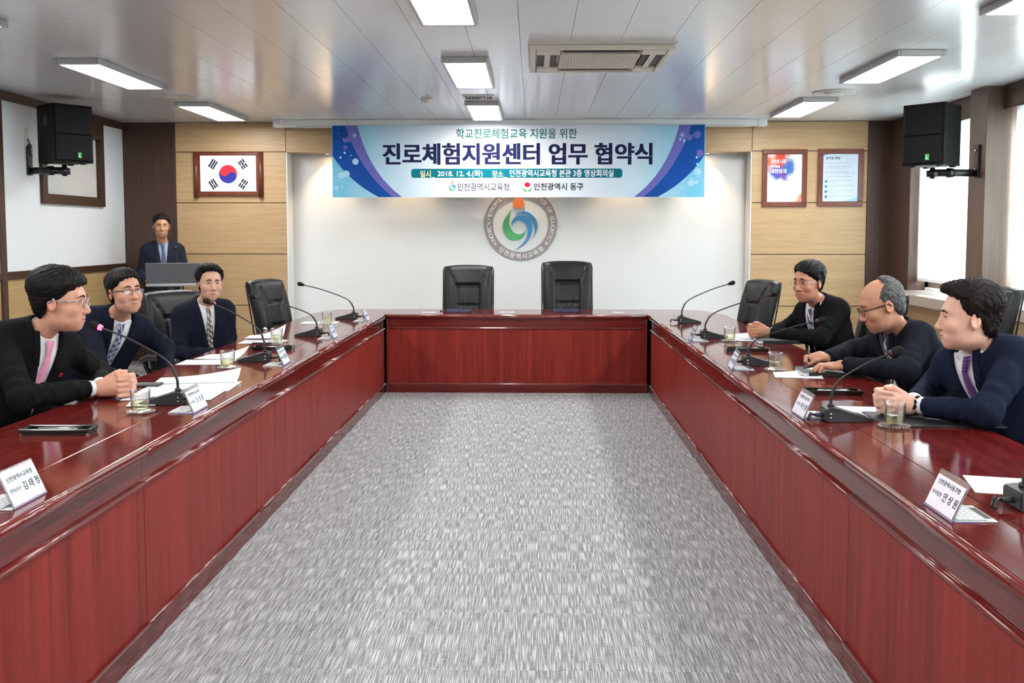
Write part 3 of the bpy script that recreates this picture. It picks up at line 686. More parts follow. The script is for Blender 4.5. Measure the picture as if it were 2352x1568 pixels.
# ------------------------------------------------------------------ framed posters
def poster(px, lb, sheetm):
    x0, z0, x1, z1 = onwall(*px)
    r = empty('framed_poster', ((x0 + x1) / 2, YB, z0), 0, lb, 'poster', 'framed posters'); w, h = (x1 - x0) / 2, z1 - z0; b_ = .055
    for n, lo, hi in (('frame_rail', (-w, -.025, 0), (w, 0, b_)), ('frame_rail', (-w, -.025, h - b_), (w, 0, h)), ('frame_stile', (-w, -.025, b_), (-w + b_, 0, h - b_)), ('frame_stile', (w - b_, -.025, b_), (w, 0, h - b_))):
        box(n, lo, hi, M_walnutfr, r, .004)
    box('print_sheet', (-w + b_, -.012, b_), (w - b_, -.004, h - b_), sheetm, r)
    iw, ih = 2 * (w - b_), h - 2 * b_
    return r, (lambda u, v, d: (-iw / 2 + u * iw, -.012 - d, b_ + v * ih))
def splash():
    m = bpy.data.materials.new('watercolour_print'); m.use_nodes = True; nt = m.node_tree; b = nt.nodes['Principled BSDF']
    N, L = nt.nodes.new, nt.links.new
    tc = N('ShaderNodeTexCoord'); nz = N('ShaderNodeTexNoise'); nz.inputs['Scale'].default_value = 9; nz.inputs['Detail'].default_value = 5
    L(tc.outputs['Object'], nz.inputs['Vector'])
    wp = N('ShaderNodeVectorMath'); wp.operation = 'MULTIPLY_ADD'; wp.inputs[1].default_value = (.16, .16, .16)
    L(nz.outputs['Color'], wp.inputs[0]); L(tc.outputs['Object'], wp.inputs[2])
    def blob(c, r, soft):
        s = N('ShaderNodeVectorMath'); s.operation = 'DISTANCE'; s.inputs[1].default_value = c; L(wp.outputs[0], s.inputs[0])
        mr = N('ShaderNodeMapRange'); mr.inputs[1].default_value = r + soft; mr.inputs[2].default_value = r - soft; L(s.outputs['Value'], mr.inputs[0]); return mr
    prevc = None; base = srgb(236, 242, 246)
    for c, r, soft, col in (((.09, .07, .515), .105, .035, srgb(70, 112, 180)), ((.00, .07, .46), .085, .035, srgb(86, 92, 186)), ((.06, .07, .425), .045, .025, srgb(118, 66, 168)), ((.02, .07, .61), .085, .03, srgb(216, 70, 46)), ((-.09, .07, .575), .075, .04, srgb(224, 106, 74)), ((.25, .07, .165), .05, .025, srgb(232, 150, 108))):
        bl = blob(c, r, soft); mx = N('ShaderNodeMix'); mx.data_type = 'RGBA'
        L(bl.outputs[0], mx.inputs['Factor'])
        if prevc is None: mx.inputs['A'].default_value = base
        else: L(prevc, mx.inputs['A'])
        mx.inputs['B'].default_value = col; prevc = mx.outputs['Result']
    L(prevc, b.inputs['Base Color']); b.inputs['Roughness'].default_value = .25
    return m
r1, f1 = poster((1749, 343, 1854, 475), 'framed poster with red and blue watercolour splash and brush lettering', splash())
for s, rc in (('국민의 나라', (.09, .54, .80, .90)), ('정의로운', (.09, .36, .715, .775)), ('대한민국', (.09, .56, .60, .695))):
    lettering('lettering', s, rc, f1, M_pwhite, r1, .03, .001)
M_grey = mat('print_grey', srgb(150, 152, 158), .9, spec=.05, var=.05)
lettering('lettering', '국정목표', (.30, .455, .305, .33), f1, M_grey, r1, 0, .001, 1)
sheet('rule', [(.485, .08), (.49, .08), (.49, .34), (.485, .34)], M_grey, r1, f1, .001)
for k, s in enumerate(('국민이 주인인 정부', '더불어 잘사는 경제', '내 삶을 책임지는 국가', '고르게 발전하는 지역', '평화와 번영의 한반도')):
    lettering('lettering', s, (.53, .86, .305 - k * .054, .328 - k * .054), f1, M_grey, r1, 0, .001, 1)
r2, f2_ = poster((1876, 342, 1983, 474), 'framed poster with pale blue printed text and four blue bullets', mat('pale_blue_print', srgb(206, 222, 238), .25, var=.03, vscale=(2, 2, 2)))
lettering('lettering', '공무원 헌장', (.08, .49, .885, .94), f2_, M_ink, r2, .025, .001)
for s, x1_, y in (('우리는 자랑스러운 대한민국의 공무원이다.', .80, .81), ('우리는 헌법이 지향하는 가치를 실현하며', .77, .74), ('국가에 헌신하고 국민에게 봉사한다.', .68, .70), ('우리는 국민의 안녕과 행복을 추구하고', .73, .635), ('조국의 평화 통일과 지속 가능한 발전에 기여한다.', .92, .595), ('이에 굳은 각오와 다짐으로 다음을 실천한다.', .83, .525)):
    lettering('lettering', s, (.08, x1_, y - .014, y + .014), f2_, M_grey, r2, .004, .001, 1)
for k, (s, t_) in enumerate((('공익을 우선시하며 투명하고 공정하게 맡은 바', '책임을 다한다.'), ('창의성과 전문성을 바탕으로 업무를 적극적으로', '수행한다.'), ('우리 사회의 다양성을 존중하고 국민과 함께 하는', '민주 행정을 구현한다.'), ('청렴을 생활화하고 규범과 건전한 상식에 따라', '행동한다.'))):
    y = .425 - k * .108
    lettering('lettering', s, (.19, .87, y + .004, y + .03), f2_, M_grey, r2, 0, .001, 1)
    lettering('lettering', t_, (.19, .19 + .02 * len(t_) + .06, y - .034, y - .01), f2_, M_grey, r2, 0, .001, 1)
    sheet('bullet', [(.10 + .042 * math.cos(q / 8 * math.pi), y + .03 * math.sin(q / 8 * math.pi)) for q in range(16)], M_lb, r2, f2_, .001)
sheet('blue_ribbon', [(.64, .004), (.999, .004), (.999, .10), (.80, .055)], M_cyan, r2, f2_, .001)
sheet('blue_ribbon', [(.001, .999), (.001, .96), (.10, .985), (.22, .999)], M_lb, r2, f2_, .001)

# ------------------------------------------------------------------ small hooks on the white wall edge
for nm, px, py, lb in (('a', 660, 356, 'small black hook at the upper left of the white wall'), ('b', 660.5, 663, 'small black hook at the lower left of the white wall'), ('c', 1722.5, 350, 'small black ring hook at the upper right of the white wall'), ('d', 1722, 662, 'small black hook at the lower right of the white wall')):
    p = aty(px, py, YW - .03 if nm in 'bd' else YW - .03)
    tag(tube('wall_hook', [Vector((p[0] + .022 * math.cos(a), YW - .012 - .03 * (1 if a > 4 else .6), p[2] + .022 * math.sin(a))) for a in [k * .55 for k in range(11)]] + [Vector((p[0] + .01, YW, p[2] + .02))], .006, M_blackpl, None, 6), lb, 'hook', 'hooks on the white wall')
# ------------------------------------------------------------------ loudspeakers on wall brackets
def speaker(base, head, yaw, plate_n, lb, tilt=0.0):
    """base: bracket foot on the wall; head: centre of the cabinet's underside"""
    base, head = Vector(base), Vector(head)
    br = empty('speaker_bracket', base, 0, lb[1], 'bracket', 'speaker brackets')
    n = Vector(plate_n)
    t = Vector((0, 1, 0)) if abs(n.x) > .5 else Vector((1, 0, 0))
    mt = Matrix(((n.x, t.x, 0, 0), (n.y, t.y, 0, 0), (0, 0, 1, 0), (0, 0, 0, 1)))
    box('wall_plate', (0, -.04, -.04), (.02, .04, .24), M_blackpl, br, .004, 2, mt)
    e = Vector((head.x, head.y, base.z + .0)) - base
    tube('arm', [n * .01, e * .5, e], .032, M_blackpl, br, 12)
    tube('collar', [e * .55, e * .68], .042, M_blackpl, br, 12)
    tube('upright', [e + Vector((0, 0, -.05)), e + Vector((0, 0, head.z - base.z + .0))], .022, M_blackpl, br, 12)
    tube('yoke', [e - Vector((0, 0, .035)), e + Vector((0, 0, .02))], .05, M_blackpl, br, 14)
    for q in range(2): tube('bolt', [n * .02 + Vector((0, 0, .03 + .16 * q)), n * .035 + Vector((0, 0, .03 + .16 * q))], .012, M_chrome, br, 8)
    r = empty('loudspeaker', head, yaw, lb[0], 'loudspeaker', 'wall loudspeakers')
    w, d, h = .185, .17, .53
    pl = [(-w, -d), (w, -d), (w * .82, d), (-w * .82, d)]
    prism('cabinet', pl, .012, h, mat('black_cabinet', (.0035, .0035, .004, 1), .6, spec=.2, bump=.2, vscale=(300, 300, 300)), r)
    M_gr_ = mat('speaker_grille', (.003, .0032, .0036, 1), .55, .0, spec=.2, bump=.4, vscale=(700, 700, 700))
    box('grille', (-w + .012, -d - .014, .03), (w - .012, -d, h * .49), M_gr_, r, .006)
    box('grille', (-w + .012, -d - .014, h * .505), (w - .012, -d, h - .02), M_gr_, r, .006)
    b = box('badge', (.03, -d - .017, .055), (.065, -d - .014, .105), mat('green_badge', srgb(60, 170, 90), .4, var=.1), r, .001)
    from_py('badge_mark', [(.040, -d - .0176, .062), (.055, -d - .0176, .062), (.055, -d - .0176, .067), (.045, -d - .0176, .067), (.045, -d - .0176, .09), (.040, -d - .0176, .09)], [(0, 1, 2, 3, 4, 5)], M_pwhite, b)
    for sx in (-1, 1):
        for sy in (-1, 1): box('foot', (sx * .12 - .02, sy * .11 - .02, 0), (sx * .12 + .02, sy * .11 + .02, .013), M_blackpl, r, .003)
    box('handle_recess', (-w * .915 - .003, -.06, .34), (-w * .9, .02, .44), M_blackpl, r, .003)
    return r
bl0 = atx(66, 392, XL)
hx = aty(148, 378, bl0[1] - .02)
speaker((XL, bl0[1], bl0[2]), (hx[0], hx[1], aty(148, 378, hx[1])[2]), R(54), (1, 0, 0), ('black two-way loudspeaker mounted high on the left white wall', 'black arm bracket on the left wall carrying a loudspeaker'))
br0 = atx(2246, 397, XR - .13)
hx = aty(2142, 385, br0[1] - .02)
speaker((XR - .13, br0[1], br0[2]), (hx[0], hx[1], hx[2]), R(-50), (-1, 0, 0), ('black two-way loudspeaker mounted in front of the right window', 'black arm bracket on the right pillar carrying a loudspeaker'))
p = atx(60, 318, XL)
cp = empty('cable_outlet', (XL, p[1], p[2]), 0, 'small ivory wall outlet with a grey cable above the left bracket', 'outlet')
box('outlet_plate', (0, -.02, -.07), (.012, .02, .09), mat('ivory_plastic', srgb(214, 208, 194), .4), cp, .003)
tube('cable', catmull([(.012, 0, .0), (.03, .02, -.07), (.02, .02, -.14), (.03, .045, -.15)], 6), .006, M_greypl, cp, 6)

# ------------------------------------------------------------------ the conference tables
XI_L, XI_R = -1.350, 1.038
ZT = 0.72
NOSE = [(.030, .680), (.016, .680), (.008, .6815)] + [(.012 - .012 * math.cos(a) * 1.0, .700 + .0185 * math.sin(a)) for a in np.linspace(-1.25, 1.25, 11)] + [(.0145, .7195), (.0165, .7185), (.0175, .717), (.030, .717)]
BEAD = lambda zc, r_, s0: [(.05, zc - r_)] + [(s0 + r_ * .9 - r_ * math.cos(a), zc + r_ * math.sin(a)) for a in np.linspace(-1.5, 1.5, 9)] + [(.05, zc + r_)]
def shade(o):
    for p_ in o.data.polygons: p_.use_smooth = len(p_.vertices) == 4
    return o
def table_section(side, y0, y1, lb):
    """side -1 left run, +1 right run; s runs outward from the inner edge"""
    xi = XI_L if side < 0 else XI_R
    r = empty('conference_table', (xi, (y0 + y1) / 2, 0), 0, lb, 'table', 'conference table sections')
    L_ = (y1 - y0) / 2 - .0008
    fr = lambda s, z, d: (side * s, d, z)
    shade(prism('edge_moulding', NOSE, -L_, L_, M_beadw, r, fr))
    prism('inner_top', [(.0178, .682), (.2035, .682), (.2035, .7185), (.202, .72), (.0195, .72), (.0178, .7185)], -L_, L_, M_mahog_h, r, fr)
    prism('tabletop', [(.2065, .682), (.690, .682), (.703, .69), (.705, .70), (.702, .714), (.695, .72), (.208, .72), (.2065, .7185)], -L_, L_, M_mahog_h, r, fr)
    prism('frieze', [(.026, .598), (.050, .598), (.050, .682), (.026, .682)], -L_, L_, M_mahog_h, r, fr)
    shade(prism('bead', BEAD(.5905, .0075, .010), -L_, L_, M_beadw, r, fr))
    prism('front_panel', [(.020, .090), (.050, .090), (.050, .583), (.020, .583)], -L_ + .0012, L_ - .0012, M_mahog_v, r, fr)
    shade(prism('bead', BEAD(.082, .008, .006), -L_, L_, M_beadw, r, fr))
    prism('plinth', [(.010, .0), (.05, .0), (.05, .074), (.010, .074)], -L_, L_, M_mahog_h, r, fr)
    for s in (-1, 1):
        prism('gable', [(.05, 0), (.60, 0), (.60, .682), (.05, .682)], s * (L_ - .012) - .011, s * (L_ - .012) + .011, M_mahog_v, r, fr)
    return r
SL = [8.90 - 1.385 * k for k in range(6)]; SR = [8.80 - 1.387 * k for k in range(6)]
nmL = ['farthest section of the left table run', 'second farthest section of the left table run', 'middle section of the left table run', 'left table section before the man with pink tie', 'nearest section of the left table run at the picture corner']
nmR = ['farthest section of the right table run', 'second farthest section of the right table run', 'middle section of the right table run', 'right table section before the man with violet tie', 'nearest section of the right table run at the picture corner']
for k in range(5):
    table_section(-1, SL[k + 1], SL[k], 'dark red mahogany table, ' + nmL[k])
    table_section(1, SR[k + 1], SR[k], 'dark red mahogany table, ' + nmR[k])
def corner_section(side, y0, y1, lb):
    xi = XI_L if side < 0 else XI_R
    r = empty('corner_table', (xi, y0, 0), 0, lb, 'table', 'corner table sections')
    D = y1 - y0
    P = [(.0, 0.0008), (.705, 0.0008), (.70, D * .22), (.56, D * .86), (.36, D - .004), (.0, D)]
    fr = lambda s, t, z: (side * s, t, z)
    prism('tabletop', P, .682, .72, M_mahog_h, r, fr)
    prism('back_panel', [(.02, D - .09), (.38, D - .09), (.50, D * .75), (.60, D * .2), (.60, .02), (.58, .02), (.58, D * .2), (.48, D * .75), (.37, D - .11), (.02, D - .11)], .0, .682, M_mahog_v, r, fr)
    return r
YH0, YH1 = 8.895, 9.53
corner_section(-1, 8.90, YH1, 'mahogany corner table with chamfered end at the far left')
corner_section(1, 8.80, YH1, 'mahogany corner table with chamfered end at the far right')
hx0, hx1 = XI_L + .0015, XI_R - .0015
ht = empty('head_table', ((hx0 + hx1) / 2, YH0, 0), 0, 'dark red mahogany head table below the banner facing the camera', 'table')
hw = (hx1 - hx0) / 2
hf = lambda s, z, d: (d, s, z)
shade(prism('edge_moulding', NOSE, -hw, hw, M_beadw, ht, hf))
prism('tabletop', [(.02, .682), (YH1 - YH0, .682), (YH1 - YH0, .72), (.02, .72)], -hw, hw, M_mahog_x, ht, hf)
prism('frieze', [(.02, .602), (.05, .602), (.05, .682), (.02, .682)], -hw + .02, hw - .02, M_mahog_x, ht, hf)
prism('bead', [(.012, .594), (.016, .588), (.05, .588), (.05, .602), (.016, .602)], -hw + .02, hw - .02, M_beadw, ht, hf)
prism('panel_backing', [(.042, .088), (.052, .088), (.052, .588), (.042, .588)], -hw + .02, hw - .02, M_mahog_v, ht, hf)
for a, b_ in ((-hw + .02, .018), (.0195, hw - .02)):
    prism('front_panel', [(.024, .088), (.042, .088), (.042, .588), (.024, .588)], a, b_, M_mahog_v, ht, hf)
prism('bead', [(.012, .078), (.05, .078), (.05, .088), (.014, .088)], -hw + .02, hw - .02, M_beadw, ht, hf)
prism('plinth', [(.010, 0), (.05, 0), (.05, .078), (.010, .078)], -hw + .02, hw - .02, M_mahog_x, ht, hf)
for s in (-1, 1): prism('corner_post', [(.004, 0), (.018, -.0), (.022, .02), (.022, .05), (.0, .05), (.0, .012)], 0, .682, M_beadw, ht, lambda a, t, z, s=s: (s * (hw - a), t + .002, z))
for s in (-1, 1): box('gable', (s * (hw - .05) - .012, .05, 0), (s * (hw - .05) + .012, .5, .682), M_mahog_v, ht)

# ------------------------------------------------------------------ executive chairs
def chair_back_geo(W=.262, Hh=.66, nu=34, nv=40):
    vs, fs = [], []
    def half_w(v): return W * (0.90 + .10 * math.sin(min(1, v * 1.5) * math.pi / 2)) * (1 - .05 * max(0, v - .75) / .25)
    def top(u, v): return 1.0 - .035 * abs(u) ** 3
    for side in (0, 1):
        for j in range(nv + 1):
            v = j / nv
            for i in range(nu + 1):
                u = -1 + 2 * i / nu
                edge = max(abs(u) ** 6, (2 * abs(v - .5)) ** 10)
                x = u * half_w(v); z = v * Hh * top(u, v)
                if side == 0:
                    th = .075 * (1 - edge) ** .5 + .008
                    # raised side bolsters and headrest, sunken lumbar panel with tucks
                    inner = .80 - .38 * min(1, max(0, (v - .0)) / .68) * 0 - .42 * (1 - min(1, max(0, (1 - v) / .34)))
                    hv = .68
                    wp = .44 + .48 * max(0, (v - hv) / (1 - hv))
                    if v < hv:
                        if abs(u) < .44: th -= .022 + .006 * math.cos(u * 26) * max(0, 1 - abs(v - .38) * 7)
                        if abs(abs(u) - .44) < .04: th -= .014
                        if abs(v - .38) < .02 and abs(u) < .44: th -= .016
                    else:
                        if abs(abs(u) - wp) < .035: th -= .012
                        if abs(u) < wp: th += .004
                    if abs(v - hv) < .016 and abs(u) < .46: th -= .018
                    y = -th
                else: y = .045 * (1 - edge) ** .5
                y += .10 * (v - .45) ** 2 - .02 + .03 * u * u * -1 * (1 if side == 0 else .6)
                vs.append((x, y, z))
    n = (nu + 1) * (nv + 1)
    for s in (0, 1):
        for j in range(nv):
            for i in range(nu):
                a = s * n + j * (nu + 1) + i
                q = (a, a + 1, a + nu + 2, a + nu + 1); fs.append(q if s == 0 else q[::-1])
    rim = [i for i in range(nu + 1)] + [j * (nu + 1) + nu for j in range(1, nv + 1)] + [nv * (nu + 1) + i for i in range(nu - 1, -1, -1)] + [j * (nu + 1) for j in range(nv - 1, 0, -1)]
    for k in range(len(rim)): a, b_ = rim[k], rim[(k + 1) % len(rim)]; fs.append((b_, a, n + a, n + b_))
    return vs, fs
def make_chair():
    r = empty('office_chair', (0, 0, 0))             # faces -y
    vs, fs = chair_back_geo(); tl_ = Matrix.Translation((0, .22, .42)) @ Matrix.Rotation(R(-10), 4, 'X')
    bk = from_py('backrest', [tl_ @ Vector(v) for v in vs], fs, M_leather, r, True)
    sv = []
    for k in range(41):
        t = k / 40; a = math.pi * (1 - t); sv.append(tl_ @ Vector((.262 * max(-1, min(1, math.cos(a) * 1.25)), .0, .64 * min(1, math.sin(a) * 1.6))))
    tube('piping', sv, .006, M_leather, bk, 6)
    box('seat', (-.25, -.27, .40), (.25, .24, .51), M_leather, r, .05, 4, None, True)
    for s in (-1, 1):
        a = tube('armrest', catmull([(s * .30, .22, .565), (s * .31, .10, .60), (s * .31, -.08, .60), (s * .30, -.21, .58)], 6), .033, M_leather, r, 12, (1.0, .75))
        tube('arm_support', catmull([(s * .30, -.18, .57), (s * .305, -.13, .48), (s * .27, -.05, .43), (s * .18, 0, .40)], 6), .018, M_blackpl, r, 10)
        tube('arm_support', catmull([(s * .30, .19, .55), (s * .29, .18, .5), (s * .22, .14, .41)], 5), .018, M_blackpl, r, 10)
    lathe('column', [(.03, .10), (.03, .28), (.022, .28), (.022, .40)], M_blackpl, r, 16)
    for k in range(5):
        a = 2 * math.pi * k / 5 + .3
        l = tube('base_leg', [(0, 0, .12), (.16 * math.cos(a), .16 * math.sin(a), .11), (.30 * math.cos(a), .30 * math.sin(a), .075)], [.03, .024, .017], M_blackpl, r, 8)
        c = (.30 * math.cos(a), .30 * math.sin(a)); t = Vector((-math.sin(a), math.cos(a), 0))
        tube('castor', [Vector((c[0], c[1], .032)) - t * .022, Vector((c[0], c[1], .032)) + t * .022], .032, M_blackpl, l, 14)
    return r
chair0 = make_chair(); _used = [False]
def place_chair(x, y, heading, lb, sc=1.0):
    """heading: direction the seat faces, degrees from +x"""
    o = chair0 if not _used[0] else copy_tree(chair0); _used[0] = True
    o.location = (x, y, 0); o.rotation_euler = (0, 0, R(heading + 90)); o.scale = (min(sc, 1.0), min(sc, 1.0), sc)
    tag(o, lb, 'chair', 'black leather office chairs'); return o
p = aty(1069, 700, 9.75); place_chair(p[0], 9.90, -90, 'black leather office chair behind the head table, the left one of two', 1.055)
p = aty(1308, 700, 9.75); place_chair(p[0], 9.90, -88, 'black leather office chair behind the head table, the right one of two', 1.095)
place_chair(-2.02, 8.28, -14, 'empty black leather chair at the far end of the left table, side view')
place_chair(-2.70, 5.88, -18, 'black leather chair of the man with half-rim glasses, mostly hidden', .86)
place_chair(1.66, 8.28, 193, 'empty black leather chair at the far end of the right table')
place_chair(2.10, 6.66, 184, 'black leather chair behind the man with silver wristwatch')
place_chair(2.42, 5.05, 180, 'black leather chair of the grey-haired man writing')
place_chair(2.40, 3.95, 180, 'black leather chair of the man with violet tie')
place_chair(-2.98, 4.40, 0, 'black leather chair of the man with pink tie')
place_chair(-2.47, 7.06, -34, 'black leather chair of the plaid-tie man, its back showing beside him', .97)
place_chair(3.15, 7.30, 192, 'spare black chair by the right wall below the window pillar')
place_chair(3.28, 6.30, 196, 'spare black chair at the right picture edge, behind the man with violet tie')
# ------------------------------------------------------------------ podium
pp = aty(402, 640, 10.05)
pd = empty('lectern', (pp[0], 10.05, 0), R(12), 'smoked acrylic and steel lectern in front of the standing man', 'lectern')
M_smoke = mat('smoked_acrylic', srgb(120, 122, 128), .18, trans=.35, var=.03)
M_steel = mat('satin_steel', (.45, .46, .48, 1), .32, .8, var=.05, vscale=(80, 80, 2))
mt = Matrix.Translation((0, 0, 1.03)) @ Matrix.Rotation(R(-62), 4, 'X')
box('desk_panel', (-.27, -.006, -.10), (.27, .006, .13), M_smoke, pd, .005, 2, Matrix.Translation((0, -.10, 1.03)) @ Matrix.Rotation(R(12), 4, 'X'))
box('desk_top', (-.27, -.10, .925), (.27, .20, .94), M_smoke, pd, .004)
box('desk_rail', (-.27, -.115, .915), (.27, -.095, .945), M_steel, pd, .004)
for s in (-1, 1): tube('column', [(s * .055, .02, .03), (s * .055, .02, .92)], .03, M_steel, pd, 14)
box('front_panel', (-.27, -.012, .12), (.27, -.004, .86), M_smoke, pd, .004)
for z in (.3, .8):
    for s in (-1, 1): tube('stud', [(s * .055, -.03, z), (s * .055, .0, z)], .014, M_chrome, pd, 12)
box('foot_plate', (-.30, -.15, 0), (.30, .22, .03), M_steel, pd, .008)
tube('gooseneck', catmull([(.02, .12, .94), (.02, .11, 1.10), (.00, .09, 1.28)], 6), .006, M_greypl, pd, 8)
tube('mic_head', [(.0, .09, 1.28), (-.002, .088, 1.325)], .013, M_blackpl, pd, 10)
box('paper_sheet', (-.2, .0, .941), (.0, .19, .944), M_paper, pd)

# ------------------------------------------------------------------ delegate microphones
M_ring_on = mat('red_mic_ring', (1, .05, .08, 1), .4, emit=(1, .05, .10, 1), estr=2.2, var=.001)
M_ring_off = mat('dark_red_mic_ring', (.05, .008, .01, 1), .35, var=.05)
M_key = mat('grey_mic_key', srgb(168, 176, 168), .4, var=.03)
M_plate = mat('grey_plate_metal', srgb(196, 200, 200), .38, .25, var=.03)
def mic(side, x, y, head, lb, skew=0.0, lit=False):
    """base stands at (x,y) with its thick end to the room's middle; head = place of the mic capsule"""
    r = empty('microphone', (x, y, ZT), 0, lb, 'microphone', 'gooseneck microphones')
    rot_ = Matrix.Rotation(skew, 4, 'Z')
    fr = lambda s, z, d: rot_ @ Vector((side * s, d, z))
    prof = [(-.02, .004), (.0, .0), (.15, .0), (.175, .004), (.172, .012), (.09, .034), (.015, .058), (-.02, .052)]
    bm = bmesh.new()
    a = [bm.verts.new(fr(s, z, -.052 + (.022 * max(0, s) / .175))) for s, z in prof]; b_ = [bm.verts.new(fr(s, z, .052 - (.022 * max(0, s) / .175))) for s, z in prof]
    fs = [bm.faces.new(a), bm.faces.new(b_[::-1])] + [bm.faces.new((a[i], b_[i], b_[(i + 1) % 8], a[(i + 1) % 8])) for i in range(8)]
    bmesh.ops.recalc_face_normals(bm, faces=fs)
    bmesh.ops.bevel(bm, geom=list(bm.edges), offset=.0035, segments=2, affect='EDGES')
    body = from_bm('base', bm, M_greypl, r)
    box('talk_key', (.118, -.013, .0), (.148, .013, .0045), M_key, r, .001, 2, rot_ @ (Matrix.Identity(4) if side > 0 else Matrix.Rotation(math.pi, 4, 'Z')) @ Matrix.Translation((0, 0, .0205)) @ Matrix.Rotation(R(16), 4, 'Y') @ Matrix.Translation((.005, 0, .036)) if False else rot_ @ (Matrix.Identity(4) if side > 0 else Matrix.Rotation(math.pi, 4, 'Z')) @ Matrix.Translation((.13, 0, .0255)) @ Matrix.Rotation(R(15), 4, 'Y') @ Matrix.Translation((-.133, 0, 0)))
    for k, z in enumerate((.018, .034)): tube('jack', [fr(.0, z, -.054 if True else 0), fr(.0, z, -.050)], .0045, M_chrome, r, 8)
    o = Vector(fr(.012, .056, 0)); h = Vector(head) - r.location
    d = h - o; m1 = o + Vector((0, 0, d.z * .22)) + Vector((d.x * .015, 0, 0)); m2 = o + Vector((d.x * .15, d.y * .12, d.z * .50)); m3 = o + Vector((d.x * .62, d.y * .6, d.z * .82))
    path = catmull([o, m1, m2, m3, h], 8)
    nk = tube('gooseneck', path, [.0062 if i < 14 else .0042 for i in range(len(path))], M_greypl, r, 8)
    tube('neck_socket', [o - Vector((0, 0, .004)), o + Vector((0, 0, .012))], .013, M_blackpl, r, 14)
    t = (Vector(path[-1]) - Vector(path[-3])).normalized()
    tube('light_ring', [h - t * .006, h + t * .008], [.0115, .0135], M_ring_on if lit else M_ring_off, r, 14)
    vs = [h + t * .008, h + t * .016, h + t * .03, h + t * .044, h + t * .052, h + t * .055]
    tube('mic_capsule', vs, [.011, .016, .0185, .0165, .010, .002], mat('mic_foam', (.008, .008, .009, 1), .9, bump=.6, vscale=(500, 500, 500)), r, 14)
    e = Vector(fr(-.02, .02, -.01))
    for q in (0, 1):
        tube('cable', catmull([e + Vector((0, -.004 + q * .012, .004)), e + Vector((-side * .035, q * .012, .004)), e + Vector((-side * .052, -.022 + q * .02, .010)), e + Vector((-side * .066, -.040 + q * .02, -.011))], 6), .0042, M_blackpl, r, 8)
    tube('plug', [e + Vector((.012 * side, -.0, .004)), e + Vector((-side * .03, .0, .004))], .0085, M_greypl, r, 10)
    return r
def hd(px, py, y): return aty(px, py, y)
mic(-1, -1.545, 4.22, hd(231, 752, 4.25), 'gooseneck microphone with a lit red ring before the man with pink tie', 0.10, True)
mic(-1, -1.550, 5.63, hd(486, 696, 5.63), 'gooseneck microphone before the plaid-tie man, on the left table', 0.06)
mic(-1, -1.555, 7.02, hd(588, 683, 7.02), 'gooseneck microphone before the empty chair on the left table', 0.05)
mic(-1, -1.545, 8.42, hd(697, 654, 8.40), 'gooseneck microphone farthest back on the left table', 0.04)
mic(1, 1.215, 8.12, hd(1674, 652, 8.1), 'gooseneck microphone farthest back on the right table', -0.05)
mic(1, 1.205, 6.95, hd(1768, 678, 6.92), 'gooseneck microphone before the man with silver wristwatch', -0.05)
mic(1, 1.200, 5.52, hd(1876, 738, 5.48), 'gooseneck microphone before the grey-haired writing man', -0.04)
mic(1, 1.175, 3.90, hd(2044, 812, 3.86), 'gooseneck microphone before the man with violet tie', -0.05)
mic(1, 1.325, 2.66, (1.60, 2.66, .97), 'gooseneck microphone cut off by the right picture edge', 0.0)

# ------------------------------------------------------------------ name plates and cable outlets
def thin(name, tint, refl, rough=.03, ior=1.5, bump=0):
    m = bpy.data.materials.new(name); m.use_nodes = True; nt = m.node_tree; nt.nodes.remove(nt.nodes['Principled BSDF'])
    tp = nt.nodes.new('ShaderNodeBsdfTransparent'); tp.inputs[0].default_value = tint; gl = nt.nodes.new('ShaderNodeBsdfGlossy'); gl.inputs['Roughness'].default_value = rough
    lw = nt.nodes.new('ShaderNodeLayerWeight'); lw.inputs['Blend'].default_value = refl; pw_ = nt.nodes.new('ShaderNodeMath'); pw_.operation = 'MULTIPLY_ADD'; pw_.inputs[1].default_value = .9; pw_.inputs[2].default_value = .05; nt.links.new(lw.outputs['Facing'], pw_.inputs[0]); mx = nt.nodes.new('ShaderNodeMixShader')
    nz = nt.nodes.new('ShaderNodeTexNoise'); nz.inputs['Scale'].default_value = 120; bp = nt.nodes.new('ShaderNodeBump'); bp.inputs['Strength'].default_value = .08; nt.links.new(nz.outputs['Fac'], bp.inputs['Height']); nt.links.new(bp.outputs[0], gl.inputs['Normal'])
    nt.links.new(pw_.outputs[0], mx.inputs[0]); nt.links.new(tp.outputs[0], mx.inputs[1]); nt.links.new(gl.outputs[0], mx.inputs[2]); nt.links.new(mx.outputs[0], nt.nodes['Material Output'].inputs[0])
    return m
M_acr = thin('clear_acrylic', (.97, .97, .985, 1), .15)
M_acredge = mat('violet_acrylic_edge', srgb(170, 160, 215), .2, trans=.3, var=.03)
